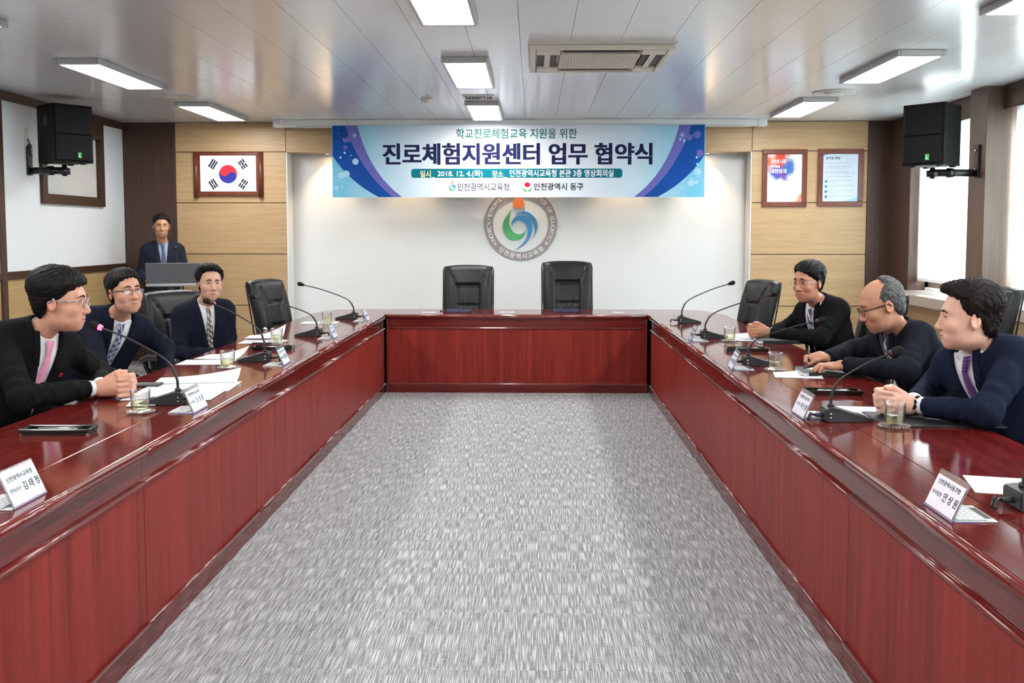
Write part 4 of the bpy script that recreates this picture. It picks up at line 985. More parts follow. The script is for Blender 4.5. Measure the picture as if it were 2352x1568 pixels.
def name_plate(side, y, lines, lb, card=(228, 236, 246), skew=0.0, x=None):
    xb = (XI_L - .055) if side < 0 else (XI_R + .043)
    if x is not None: xb = x
    r = empty('name_plate', (xb, y, ZT), skew, lb, 'name plate', 'acrylic name plates')
    w, h, lean = .09, .105, R(24)
    # u along the reading direction, v up the slanted face, d out of the face
    ux = Vector((0, 1, 0)) if side < 0 else Vector((0, -1, 0))
    outw = Vector((-side, 0, 0))                       # towards the room's middle
    vup = Vector((side * math.sin(lean), 0, math.cos(lean))); nn = outw * math.cos(lean) + Vector((0, 0, math.sin(lean)))
    fr = lambda u, v, d: ux * u + vup * v + nn * d + Vector((0, 0, .003))
    prism('acrylic_front', [(-w, 0), (w, 0), (w, h), (-w, h)], -.002, .0, M_acr, r, fr)
    prism('acrylic_back', [(-w, .0), (w, .0), (w, h), (-w, h)], -.0055, -.0035, M_acr, r, fr)
    prism('acrylic_edge', [(-w, -.002), (w, -.002), (w, .0015), (-w, .0015)], -.006, .0006, M_acredge, r, fr)
    prism('top_bend', [(-w, h - .002), (w, h - .002), (w, h + .004), (-w, h + .004)], -.0055, .0, M_acr, r, fr)
    bx = lambda u, v, d: ux * u + Vector((side * v, 0, d))
    prism('acrylic_foot', [(-w, 0), (w, 0), (w, .07), (-w, .07)], .0, .003, M_acr, r, bx)
    for u in (-w, w - .0025): prism('foot_edge', [(u, 0), (u + .0025, 0), (u + .0025, .07), (u, .07)], .0, .0034, M_acredge, r, bx)
    cd = prism('card', [(-w + .003, .003), (w - .003, .003), (w - .003, h - .012), (-w + .003, h - .012)], -.0034, -.0021, M_paper, r, fr)
    cf = lambda u, v, d: fr(u, v, .0006 + d)
    from_py('card_face', [cf(u, v, 0) for u, v in ((-w + .004, .004), (w - .004, .004), (w - .004, h - .012), (-w + .004, h - .012))], [(0, 1, 2, 3)], mat('card_%d_%d_%d' % card, srgb(*card), .5, var=.015, vscale=(10, 10, 10)), cd)
    for s, rc, bo in lines:
        x0, x1, y0, y1 = rc
        if s[0] == '#':                                   # strokes too small to read in the photo
            n_ = len(s)
            for i in range(n_):
                u0 = -w + 2 * w * (x0 + (x1 - x0) * i / n_); u1 = u0 + 2 * w * (x1 - x0) / n_ * .5
                from_py('ink_mark', [cf(u, v, .0006) for u, v in ((u0, h * y0), (u1, h * y0), (u1, h * y1), (u0, h * y1))], [(0, 1, 2, 3)], M_ink, cd)
            continue
        lettering('lettering', s, (-w + 2 * w * x0, -w + 2 * w * x1, h * y0, h * y1), cf, M_ink, cd, bo, .0006, 2)
    return r
O1 = lambda a: (a, (.12, .86, .66, .80), .012)
pos = lambda s: (s, (.08, .40, .36, .48), .004)
nam = lambda s: (s, (.46, .94, .30, .54), .012)
def logo(s): return (s, (.36, .64, .06, .10), 0.0)
name_plate(-1, 2.665, [O1('인천광역시교육청'), pos('정책보좌관'), nam('김 태 정')], 'clear name plate in the lower left corner of the picture')
name_plate(-1, 4.07, [O1('인천광역시교육청'), pos('교육감'), nam('도 성 훈')], 'clear name plate in front of the man with pink tie', (226, 234, 248))
name_plate(-1, 5.52, [O1('인천광역시교육청'), pos('####'), nam('###')], 'clear name plate in front of the plaid-tie man', (214, 226, 244), 0.05)
name_plate(-1, 6.90, [O1('인천광역시교육청'), pos('####'), nam('###')], 'clear name plate second farthest on the left table', (200, 214, 240), .05)
name_plate(-1, 8.28, [O1('인천광역시교육청'), pos('####'), nam('###')], 'clear name plate farthest back on the left table', (206, 216, 238), .05)
name_plate(1, 2.60, [O1('인천광역시동구청'), pos('비서실장'), nam('안 상 원')], 'clear name plate in the lower right corner of the picture', (240, 236, 248))
name_plate(1, 4.00, [O1('인천광역시동구청'), pos('구청장'), nam('허 인 환')], 'clear name plate in front of the man with violet tie', (232, 230, 244))
name_plate(1, 5.39, [O1('인천광역시동구청'), pos('####'), nam('###')], 'clear name plate in front of the grey-haired writing man', (218, 222, 240), -.08)
name_plate(1, 6.80, [O1('인천광역시동구청'), pos('####'), nam('###')], 'clear name plate farthest back on the right table', (170, 180, 206), -.05)
def outlet(side, x, y, lb, skew=0):
    r = empty('cable_plate', (x, y, ZT), skew, lb, 'cable plate', 'table cable plates')
    box('plate', (-.055, -.075, 0), (.055, .075, .004), M_plate, r, .002)
    box('lid', (-.05, -.07, .004), (.028, .07, .007), M_plate, r, .001)
    bm = bmesh.new()
    for i in range(4):
        for j in range(6): add_box(bm, (-.044 + i * .016, -.062 + j * .0215, .0068), (-.034 + i * .016, -.048 + j * .0215, .0076))
    from_bm('vent_slots', bm, mat('light_slot', srgb(236, 238, 238), .4, var=.02), r)
    box('cable_gap', (.030, -.05, .004), (.05, .05, .0046), M_blackpl, r)
for k, y in enumerate((2.66, 4.08, 5.50, 6.88, 8.25)):
    outlet(-1, -1.462 - .005 * 0, y - .02, ['grey cable plate behind the name plate in the lower left corner', 'grey cable plate by the lit microphone', 'grey cable plate before the plaid-tie man', 'grey cable plate second farthest on the left table', 'grey cable plate farthest back on the left table'][k])
for k, y in enumerate((2.62, 4.03, 5.42, 6.82)):
    outlet(1, 1.148, y - .03, ['grey cable plate behind the name plate in the lower right corner', 'grey cable plate before the man with violet tie', 'grey cable plate before the grey-haired writing man', 'grey cable plate farthest back on the right table'][k])

# ------------------------------------------------------------------ tea glasses on glass coasters
M_cut = thin('cut_glass', (.985, .99, .985, 1), .22, .06)
M_tea = thin('green_tea', (.94, .95, .74, 1), .12)
def make_glass():
    r = empty('tea_glass', (0, 0, 0))
    n = 48
    def wob(a, z):
        if z < .012 or z > .078: return 0
        k = math.sin(8 * a + z * 190) * math.sin(8 * a - z * 190)
        return .045 * (abs(k) - .5)
    prof = [(.002, 0), (.034, 0), (.0355, .003), (.0362, .010)] + [(.0365 + .0035 * t, .012 + .062 * t) for t in [i / 16 for i in range(17)]] + [(.0405, .080), (.041, .094), (.0402, .0955), (.039, .094), (.0380, .06), (.0345, .013), (.030, .011), (.002, .011)]
    lathe('tumbler', prof, M_cut, r, n, (0, 0, .008), True, wob)
    lathe('tea', [(.001, .0115), (.0335, .0115), (.0343, .014), (.0362, .047), (.035, .0475), (.001, .0475)], M_tea, r, 32, (0, 0, .008))
    return r
def make_coaster():
    r = empty('glass_coaster', (0, 0, 0))
    lathe('dish', [(.002, 0), (.040, 0), (.056, .008), (.0575, .010), (.055, .0105), (.041, .0045), (.002, .0045)], M_cut, r, 40, (0, 0, 0), True)
    g = []
    for k in range(28):
        a = 2 * math.pi * k / 28; g.append(lathe_geo([(.0005, -.0045), (.003, -.0035), (.0045, 0), (.003, .0035), (.0005, .0045)], 8, (.056 * math.cos(a), .056 * math.sin(a), .0085)))
    v, f = join_geo(g); from_py('beaded_rim', v, f, M_cut, r, True)
    return r
g0, c0 = make_glass(), make_coaster(); first = True
for px, py, lb in ((323, 951, 'beside the lit microphone on the left table'), (523, 849, 'before the plaid-tie man'), (636, 790, 'before the empty chair on the left table'), (751, 745, 'farthest back on the left table'),
                   (1676, 787, 'before the man with silver wristwatch'), (1781, 854, 'before the grey-haired writing man'), (2054, 985, 'before the man with violet tie')):
    p = atz(px, py - 3, ZT)
    g, c = (g0, c0) if first else (copy_tree(g0), copy_tree(c0)); first = False
    g.location = (p[0], p[1], ZT + .0); c.location = (p[0], p[1], ZT); g.location.z = ZT + .0046 - .008 + .0; g.rotation_euler.z = random.random() * 6
    tag(g, 'cut-glass tumbler of pale green tea ' + lb, 'glass', 'tea glasses'); tag(c, 'beaded glass coaster under the tea tumbler ' + lb, 'coaster', 'glass coasters')

# ------------------------------------------------------------------ pen trays
M_gloss = mat('gloss_black_plastic', (.006, .006, .007, 1), .12, coat=.6, var=.05)
def pen_tray(x, y, rz, lb):
    r = empty('pen_tray', (x, y, ZT), rz, lb, 'pen tray', 'black pen trays')
    prism('tray_base', [(-.12, -.045), (.12, -.045), (.13, -.03), (.13, .03), (.12, .045), (-.12, .045), (-.13, .03), (-.13, -.03)], 0, .012, M_gloss, r)
    bm = bmesh.new()
    for lo, hi in (((-.13, -.046, .008), (.13, -.036, .024)), ((-.13, .036, .008), (.13, .046, .024)), ((-.132, -.04, .008), (-.118, .04, .022)), ((.118, -.04, .008), (.132, .04, .022))): add_box(bm, lo, hi, .004)
    from_bm('tray_rim', bm, M_gloss, r)
    tube('pen', [(-.07, -.008, .018), (.06, -.006, .018), (.075, -.006, .0175)], [.005, .005, .001], M_chrome, r, 8)
    tube('pen', [(-.06, .014, .018), (.07, .012, .018), (.085, .012, .0175)], [.005, .005, .001], M_blackpl, r, 8)
def lie(px, py, z=ZT): p = atz(px, py, z); return p[0], p[1]
pen_tray(*lie(135, 994), R(2), 'black pen tray at the near left table edge, in front of the black suit')
pen_tray(*lie(628, 803), R(2), 'black pen tray beside the plaid-tie man')
pen_tray(*lie(1715, 806), R(-2), 'black pen tray beside the black notebook on the right table')
pen_tray(*lie(1912, 905), R(-2), 'black pen tray between the grey-haired man and the man with violet tie')

# ------------------------------------------------------------------ papers, folders, notebooks
def paper(px, py, w, l, rz, lb, lines=True, curl=0.0, z=ZT + .0008, cat='paper', n=10, hor=None, th=.0012):
    p = atz(px, py, ZT)
    r = empty('paper_sheet', (p[0], p[1], z), rz, lb, cat, 'papers on the tables')
    vs, fs = [], []
    for j in range(2):
        for i in range(n + 1):
            for k in range(n + 1):
                u, v = i / n - .5, k / n - .5; zz = curl * max(0, (u + v)) ** 2 * 2
                vs.append((u * w, v * l, zz + (th if j == 0 else 0)))
    m_ = n + 1
    for i in range(n):
        for k in range(n):
            a = i * m_ + k; fs.append((a, a + m_, a + m_ + 1, a + 1)); b_ = a + m_ * m_; fs.append((b_, b_ + 1, b_ + m_ + 1, b_ + m_))
    rim = [i * m_ for i in range(m_)] + [n * m_ + k for k in range(1, m_)] + [i * m_ + n for i in range(n - 1, -1, -1)] + [k for k in range(n - 1, 0, -1)]
    for q in range(len(rim)): a, b_ = rim[q], rim[(q + 1) % len(rim)]; fs.append((a, a + m_ * m_, b_ + m_ * m_, b_))
    from_py('sheet', vs, fs, M_paper, r)
    if lines:
        bm = bmesh.new(); rnd = random.Random(px)
        for k in range(9):
            y = l * (.40 - k * .09); x1 = w * (.1 + .3 * rnd.random())
            if curl and k < 4: continue
            add_box(bm, (-w * .4, y, th), (x1, y + .003, th + .0003))
        from_bm('print_lines', bm, mat('grey_print_lines', srgb(170, 182, 204), .7, var=.1), r)
    return r
A4 = (.21, .297)
paper(440, 888, .42, .297, R(4), 'open printed sheet by the lit microphone on the left table')
paper(455, 874, .40, .21, R(10), 'white sheet with one lifted corner on the left table', False, .022, ZT + .0035)
paper(400, 909, .40, .26, R(3), 'printed sheet half under the lit microphone', True, 0, ZT + .0022)
paper(330, 925, .12, .20, R(15), 'folded sheet under the clasped hands of the man with pink tie', False, .0, ZT + .0030)
paper(475, 832, *A4[::-1], R(3), 'white sheet lying before the chair between two left men')
paper(510, 820, .26, .21, R(-8), 'folded white sheet behind the second left tea glass', False, .03)
paper(605, 785, *A4[::-1], R(3), 'white sheet under a black pen beside the plaid-tie man')
paper(610, 774, .26, .21, R(6), 'open white booklet by the third microphone on the left', False, .04, ZT + .002)
paper(735, 741, *A4[::-1], R(2), 'white sheet behind the farthest left tea glass')
paper(1705, 772, .30, .21, R(-4), 'white sheet with blue edge under the hands with silver wristwatch', False, .015)
paper(1718, 780, .28, .21, R(-3), 'white sheet beside the far black notebook on the right', True, 0, ZT + .0022)
paper(1832, 862, .24, .20, R(-10), 'crumpled white sheet tucked under the black notebook of the writing man', False, .02)
paper(2000, 945, .24, .22, R(-6), 'white sheet behind the right microphone, beside the black folder')
paper(2335, 1118, .26, .21, R(-14), 'white sheet cut by the right picture edge', False, .0)
paper(1165, 717, .13, .08, 0, 'small white card in the middle of the head table', False)
paper(985, 717.5, .13, .08, 0, 'small white card near the left of the head table', False)
paper(1420, 717.5, .10, .08, 0, 'small white card near the right of the head table', False)
M_book = mat('black_book_cover', (.014, .016, .019, 1), .5, bump=.2, vscale=(250, 250, 250), var=.1)
def notebook(px, py, w, l, h, rz, lb, m=M_book, z=ZT):
    p = atz(px, py, ZT)
    r = empty('notebook', (p[0], p[1], z), rz, lb, 'notebook', 'notebooks on the right table')
    box('cover', (-w / 2, -l / 2, h - .003), (w / 2, l / 2, h), m, r, .0015); box('cover', (-w / 2, -l / 2, 0), (w / 2, l / 2, .003), m, r, .0015)
    box('spine', (w / 2 - .004, -l / 2, .001), (w / 2, l / 2, h - .001), m, r, .0015)
    box('pages', (-w / 2 + .004, -l / 2 + .004, .003), (w / 2 - .004, l / 2 - .004, h - .003), M_paper, r)
    box('spine', (-w / 2 + .03, -l / 2, .001), (w / 2, -l / 2 + .003, h - .001), m, r, .001)
    return r
notebook(1784, 786, .28, .22, .024, R(-3), 'thick black notebook beside the man with silver wristwatch')
notebook(1905, 858, .32, .24, .022, R(-4), 'black notebook under the hands of the grey-haired writing man')
fo = notebook(2140, 965, .46, .30, .006, R(-2), 'thin black folder under the forearms of the man with violet tie')
for px, lb in ((1053.5, 'navy signing folder on the head table before the left chair'), (1301, 'navy signing folder on the head table before the right chair')):
    p = atz(px, 715.5, ZT); r = empty('signing_folder', (p[0], p[1], ZT), 0, lb, 'folder', 'navy signing folders')
    M_nv = mat('navy_leatherette', (.012, .014, .07, 1), .4, bump=.2, vscale=(300, 300, 300))
    box('cover', (-.118, -.10, .010), (.118, .14, .016), M_nv, r, .003); box('cover', (-.118, -.10, 0), (.118, .14, .006), M_nv, r, .003)
    box('inner_sheet', (-.10, -.09, .006), (.10, .13, .010), M_paper, r)
p = atz(327, 886, ZT); r = empty('leather_case', (p[0], p[1], ZT), R(4), 'dark quilted leather phone case behind the clasped hands on the left', 'phone case')
box('case_shell', (-.09, -.045, 0), (.09, .045, .012), M_leather, r, .004); box('zip_band', (-.091, -.046, .005), (.091, .046, .007), M_chrome, r, .001)
p = atz(603, 790, ZT); tag(tube('pen', [(p[0] - .07, p[1] - .0, ZT + .006), (p[0] + .05, p[1], ZT + .006), (p[0] + .07, p[1], ZT + .006)], [.005, .005, .001], M_blackpl, None, 8), 'black pen lying on the white sheet beside the plaid-tie man', 'pen')
p = atz(603, 757, ZT); tag(lathe('table_bell', [(.02, 0), (.02, .005), (.012, .016), (.004, .02), (.001, .021)], M_chrome, None, 16, (p[0] + .02, p[1], ZT)), 'tiny chrome knob at the outer edge of the left table', 'knob')
# button stud visible on head table
for px, lb in ((1013, 'tiny black button on the head table beside the left folder'), (1261, 'tiny black button on the head table beside the right folder')):
    p = atz(px, 715, ZT); tag(lathe('desk_button', [(.012, 0), (.012, .006), (.008, .010), (.001, .010)], M_blackpl, None, 14, (p[0], p[1], ZT)), lb, 'button', 'desk buttons')
# ------------------------------------------------------------------ people: distance-field bodies, meshed as one continuous surface
def smin(a, b, k):
    h = np.clip(.5 + .5 * (b - a) / k, 0, 1); return b + (a - b) * h - k * h * (1 - h)
def smax(a, b, k): return -smin(-a, -b, k)
def cap(P, a, b, ra, rb):
    a = np.asarray(a, np.float32); b = np.asarray(b, np.float32); ab = b - a; d = float(ab @ ab) + 1e-9
    t = np.clip(((P - a) @ ab) / d, 0, 1); return np.linalg.norm(P - a - t[:, None] * ab, axis=1) - (ra + (rb - ra) * t)
def ell(P, c, r):
    q = P - np.asarray(c, np.float32); r = np.asarray(r, np.float32)
    k0 = np.linalg.norm(q / r, axis=1); k1 = np.linalg.norm(q / (r * r), axis=1) + 1e-9
    return k0 * (k0 - 1) / k1
def mesh_sdf(fn, lo, hi, h, B=8):
    lo = np.asarray(lo, np.float32); hi = np.asarray(hi, np.float32)
    nb = np.ceil((hi - lo) / (h * B)).astype(int) + 1; n = nb * B
    ax = [lo[i] + h * B * (np.arange(nb[i]) + .5) - h * .5 for i in range(3)]
    G = np.stack(np.meshgrid(*ax, indexing='ij'), -1).reshape(-1, 3).astype(np.float32)
    dc = fn(G).reshape(nb)
    D = np.where(dc < 0, -1, 1).astype(np.float32).repeat(B, 0).repeat(B, 1).repeat(B, 2)
    act = np.argwhere(np.abs(dc) < h * B * 1.25)
    loc = np.stack(np.meshgrid(*[np.arange(B)] * 3, indexing='ij'), -1).reshape(-1, 3)
    for s in range(0, len(act), 400):
        idx = (act[s:s + 400, None, :] * B + loc[None]).reshape(-1, 3)
        D[idx[:, 0], idx[:, 1], idx[:, 2]] = fn((lo + idx * h).astype(np.float32))
    ins = D < 0
    c = np.zeros(tuple(n - 1), np.uint8)
    for dx in (0, 1):
        for dy in (0, 1):
            for dz in (0, 1): c += ins[dx:n[0] - 1 + dx, dy:n[1] - 1 + dy, dz:n[2] - 1 + dz]
    cells = np.argwhere((c > 0) & (c < 8))
    cid = np.full(tuple(n - 1), -1, np.int32); cid[cells[:, 0], cells[:, 1], cells[:, 2]] = np.arange(len(cells))
    corner = np.array([(i, j, k) for i in (0, 1) for j in (0, 1) for k in (0, 1)])
    val = np.stack([D[cells[:, 0] + o[0], cells[:, 1] + o[1], cells[:, 2] + o[2]] for o in corner], 1)
    acc = np.zeros((len(cells), 3), np.float64); cnt = np.zeros(len(cells))
    for a in range(8):
        for b in range(a + 1, 8):
            if np.abs(corner[a] - corner[b]).sum() != 1: continue
            va, vb = val[:, a], val[:, b]; m = (va < 0) != (vb < 0)
            t = np.clip(va[m] / (va[m] - vb[m]), 0, 1)[:, None]
            acc[m] += corner[a] + t * (corner[b] - corner[a]); cnt[m] += 1
    V = lo + (cells + acc / np.maximum(cnt, 1)[:, None]) * h
    Q = []
    for axn in range(3):
        o1, o2 = [(1, 2), (2, 0), (0, 1)][axn]
        sl0 = [slice(1, n[i] - 1) for i in range(3)]; sl1 = list(sl0)
        sl0[axn] = slice(0, n[axn] - 1); sl1[axn] = slice(1, n[axn])
        A, Bm = ins[tuple(sl0)], ins[tuple(sl1)]
        e = np.argwhere(A != Bm); fl_ = A[e[:, 0], e[:, 1], e[:, 2]]
        base = e + np.array([0 if i == axn else 1 for i in range(3)])
        d1 = np.zeros(3, int); d1[o1] = 1; d2 = np.zeros(3, int); d2[o2] = 1
        g = lambda q: cid[q[:, 0], q[:, 1], q[:, 2]]
        q = np.stack([g(base - d1 - d2), g(base - d2), g(base), g(base - d1)], 1)
        q = np.where(fl_[:, None], q, q[:, ::-1]); Q.append(q[(q >= 0).all(1)])
    return V, np.concatenate(Q)
def sdf_obj(name, fn, lo, hi, h, m, parent, origin, colfn=None):
    V, Q = mesh_sdf(fn, lo, hi, h)
    me = bpy.data.meshes.new(name)
    me.vertices.add(len(V)); me.vertices.foreach_set('co', (V - np.asarray(origin)).astype(np.float32).ravel())
    me.loops.add(len(Q) * 4); me.loops.foreach_set('vertex_index', Q.astype(np.int32).ravel())
    me.polygons.add(len(Q)); me.polygons.foreach_set('loop_start', np.arange(0, len(Q) * 4, 4, dtype=np.int32))
    me.polygons.foreach_set('use_smooth', np.ones(len(Q), bool))
    me.update(calc_edges=True); me.validate()
    me.materials.append(m)
    if colfn is not None:
        at = me.color_attributes.new('tone', 'FLOAT_COLOR', 'POINT'); c = colfn(V); at.data.foreach_set('color', np.concatenate([c, np.ones((len(c), 1))], 1).astype(np.float32).ravel())
    o = bpy.data.objects.new(name, me); return link(o, parent)

def skin_mat():
    m = bpy.data.materials.new('skin'); m.use_nodes = True; nt = m.node_tree; b = nt.nodes['Principled BSDF']
    a = nt.nodes.new('ShaderNodeVertexColor'); a.layer_name = 'tone'
    nz = nt.nodes.new('ShaderNodeTexNoise'); nz.inputs['Scale'].default_value = 60; tc = nt.nodes.new('ShaderNodeTexCoord'); nt.links.new(tc.outputs['Object'], nz.inputs['Vector'])
    mx = nt.nodes.new('ShaderNodeMix'); mx.data_type = 'RGBA'; mx.blend_type = 'MULTIPLY'; mx.inputs['Factor'].default_value = .12
    nt.links.new(a.outputs['Color'], mx.inputs['A']); nt.links.new(nz.outputs['Fac'], mx.inputs['B']) ; nt.links.new(mx.outputs['Result'], b.inputs['Base Color'])
    b.inputs['Roughness'].default_value = .42; b.inputs['Specular IOR Level'].default_value = .4
    b.inputs['Subsurface Weight'].default_value = .0; b.inputs['Subsurface Radius'].default_value = (.008, .003, .0015); b.inputs['Subsurface Scale'].default_value = .5
    return m
M_skin = skin_mat()
M_eyew = mat('eye_white', srgb(214, 206, 200), .25, var=.02); M_iris = mat('dark_iris', (.012, .007, .005, 1), .12, var=.05); M_lash = mat('lash', (.012, .009, .008, 1), .6, var=.05)
M_lip = mat('mouth_line', (.12, .025, .02, 1), .5, var=.05); M_teeth = mat('teeth', srgb(236, 230, 220), .25, var=.01)
def cloth(name, col, bump=.12, sc=700, var=.12, rough=.85, sheen=.0): return mat(name, col, rough, var=var, vscale=(sc, sc, sc), bump=bump, sheen=sheen, spec=.12)
M_shirt = cloth('white_shirt', srgb(232, 234, 240), .04, 300, .02, .7, .1)
M_shirtb = cloth('blue_grey_shirt', srgb(150, 168, 190), .04, 300, .04, .7, .1)
M_shirtd = cloth('dark_grey_shirt', srgb(62, 66, 76), .04, 300, .04, .7, .1)
M_trou = cloth('dark_trousers', (.010, .010, .013, 1)); M_shoe = mat('black_shoe', (.008, .008, .008, 1), .25, var=.05)
def hairmat(name, c0, c1):
    if name in MATS: return MATS[name]
    m = wood(name, c0, c1, (160, 160, 18), .55, 0, 2.0, .6); m.node_tree.nodes['Principled BSDF'].inputs['Specular IOR Level'].default_value = .22; return m
def tie_mat(name, cols, kind):
    if name in MATS: return MATS[name]
    m = bpy.data.materials.new(name); m.use_nodes = True; nt = m.node_tree; b = nt.nodes['Principled BSDF']; N, L = nt.nodes.new, nt.links.new
    b.inputs['Roughness'].default_value = .45; b.inputs['Sheen Weight'].default_value = .3
    uv = N('ShaderNodeUVMap'); mp = N('ShaderNodeMapping'); L(uv.outputs[0], mp.inputs['Vector'])
    def wave(rz, sc, thr):
        p = N('ShaderNodeMapping'); p.inputs['Rotation'].default_value = (0, 0, R(rz)); p.inputs['Scale'].default_value = (sc, sc, sc); L(uv.outputs[0], p.inputs['Vector'])
        w_ = N('ShaderNodeTexWave'); w_.inputs['Scale'].default_value = 1; L(p.outputs[0], w_.inputs['Vector'])
        r_ = N('ShaderNodeMath'); r_.operation = 'GREATER_THAN'; r_.inputs[1].default_value = thr; L(w_.outputs['Fac'], r_.inputs[0]); return r_.outputs[0]
    def mixc(f, a, c):
        x = N('ShaderNodeMix'); x.data_type = 'RGBA'; L(f, x.inputs['Factor'])
        if isinstance(a, tuple): x.inputs['A'].default_value = a
        else: L(a, x.inputs['A'])
        x.inputs['B'].default_value = c; return x.outputs['Result']
    if kind == 'plain':
        nz = N('ShaderNodeTexNoise'); nz.inputs['Scale'].default_value = 40; L(uv.outputs[0], nz.inputs['Vector']); rp = N('ShaderNodeValToRGB'); rp.color_ramp.elements[0].color = cols[0]; rp.color_ramp.elements[1].color = cols[1]; L(nz.outputs['Fac'], rp.inputs[0]); out = rp.outputs[0]
    elif kind == 'plaid':
        out = mixc(wave(45, 11, .72), cols[0], cols[1]); out = mixc(wave(-45, 11, .78), out, cols[2]); out = mixc(wave(20, 22, .9), out, cols[1])
    elif kind == 'stripe':
        out = mixc(wave(35, 10, .55), cols[0], cols[1]); out = mixc(wave(35, 20, .85), out, cols[2])
    else:
        v = N('ShaderNodeTexVoronoi'); v.inputs['Scale'].default_value = 130; L(uv.outputs[0], v.inputs['Vector']); v.inputs['Randomness'].default_value = 0.1
        lt = N('ShaderNodeMath'); lt.operation = 'LESS_THAN'; lt.inputs[1].default_value = .22; L(v.outputs['Distance'], lt.inputs[0]); out = mixc(lt.outputs[0], cols[0], cols[1])
    L(out, b.inputs['Base Color']); MATS[name] = m; return m
def unit(v): v = np.asarray(v, float); return v / (np.linalg.norm(v) + 1e-12)
def axes(h, p=0, roll=0):
    """columns: subject's right, forward, up"""
    h, p, roll = R(h), R(p), R(roll)
    f = np.array([math.cos(h) * math.cos(p), math.sin(h) * math.cos(p), -math.sin(p)]); r = unit(np.cross(f, [0, 0, 1.0])); u = np.cross(r, f)
    r2 = r * math.cos(roll) + u * math.sin(roll); u2 = np.cross(r2, f); return np.stack([r2, f, u2], 1)

def clasped(c, A, s=1.0):
    """interlaced hands; c = point on the table under them, A = axes(right, forward, up)"""
    g = lambda f, sd, u: c + (A[:, 1] * f + A[:, 0] * sd + A[:, 2] * u) * s
    out = []
    for sg in (1, -1):
        out.append((g(-.055, sg * .030, .040), g(.012, sg * .025, .045), .027 * s, .026 * s, .02))
        out.append((g(-.045, sg * .032, .060), g(.015, sg * .026, .068), .019 * s, .017 * s, .014))
        out.append((g(-.05, sg * .032, .026), g(.012, sg * .024, .024), .019 * s, .016 * s, .014))
        for j in range(4):
            u = .080 - .0205 * j + (.0050 if sg > 0 else -.0050); ln = (1.0, 1.08, 1.02, .85)[j]
            a, b, c_, d = g(.020, sg * .032, u), g(.056 * ln, sg * .018, u + .001), g(.054 * ln, -sg * .020, u), g(.022, -sg * (.045 if j else .043), u - .002)
            out += [(a, b, .0108 * s, .0100 * s, .005), (b, c_, .0100 * s, .0092 * s, .003), (c_, d, .0092 * s, .0080 * s, .003)]
        out += [(g(-.028, sg * .026, .076), g(.004, sg * .018, .097), .0135 * s, .0115 * s, .008), (g(.004, sg * .018, .097), g(.032, -sg * .006, .094 + sg * .006), .0112 * s, .0088 * s, .004)]
    return out, g(-.085, .046, .040), g(-.085, -.046, .040)
def flat_hand(wrist, A, sg, s=1.0, curl=.5):
    """hand lying palm down; A = axes(right, forward, up) of the hand, sg=+1 right hand (thumb on its left)"""
    g = lambda f, sd, u: wrist + (A[:, 1] * f + A[:, 0] * sd + A[:, 2] * u) * s
    out = [(g(.0, .0, .0), g(.03, 0, .002), .027 * s, .024 * s, .02), (g(.03, -.022 * sg, .004), g(.085, -.026 * sg, .006), .016 * s, .0145 * s, .014), (g(.03, .016 * sg, 0), g(.08, .024 * sg, .0), .016 * s, .0125 * s, .014), (g(.03, 0, .004), g(.088, 0, .007), .0165 * s, .0145 * s, .014)]
    for j in range(4):
        sd = (-.031, -.011, .010, .029)[j] * sg; L_ = (.070, .078, .073, .058)[j]; x0 = (.086, .090, .086, .078)[j]
        a = g(x0, sd, .006); b = g(x0 + L_ * .45, sd * 1.08, .014 - .004 * curl); c_ = g(x0 + L_ * (.78 - .12 * curl), sd * 1.1, .004 - .012 * curl); d = g(x0 + L_ * (1 - .3 * curl), sd * 1.1, -.006 - .012 * curl)
        out += [(a, b, .0105 * s, .0097 * s, .005), (b, c_, .0097 * s, .0088 * s, .004), (c_, d, .0088 * s, .0076 * s, .004)]
    out += [(g(.018, -.024 * sg, -.002), g(.055, -.046 * sg, -.004), .0135 * s, .0115 * s, .01), (g(.055, -.046 * sg, -.004), g(.088, -.050 * sg, -.008), .011 * s, .0086 * s, .004)]
    return out
def pen_hand(wrist, A, sg, s=1.0):
    g = lambda f, sd, u: wrist + (A[:, 1] * f + A[:, 0] * sd + A[:, 2] * u) * s
    out = [(g(0, 0, 0), g(.035, 0, .010), .027 * s, .026 * s, .02), (g(.035, .0, .014), g(.075, -.004 * sg, .020), .027 * s, .022 * s, .02), (g(.03, .012 * sg, -.01), g(.07, .012 * sg, -.006), .018 * s, .016 * s, .014)]
    tipp = g(.108, -.020 * sg, -.012)
    for j in range(4):
        u = (.030, .018, .004, -.009)[j]; sd = (-.008, .004, .012, .018)[j] * sg
        a, b = g(.072, sd, u), g(.104 - .006 * j, sd - .006 * sg, u + .003 - .002 * j)
        c_ = g(.112 - .010 * j, sd - .018 * sg, u - .018); d = g(.106 - .016 * j, (-.018 + .002 * j) * sg, u - .030) if j < 2 else g(.085 - .006 * j, (-.012) * sg, u - .022)
        out += [(a, b, .0108 * s, .0098 * s, .004), (b, c_, .0098 * s, .0090 * s, .003), (c_, d, .0088 * s, .0076 * s, .003)]
    out += [(g(.025, -.020 * sg, .006), g(.066, -.034 * sg, .006), .0135 * s, .0115 * s, .008), (g(.066, -.034 * sg, .006), g(.098, -.027 * sg, -.006), .011 * s, .0086 * s, .004)]
    return out, g(.103, -.021 * sg, -.030), g(.075, -.008 * sg, .085)

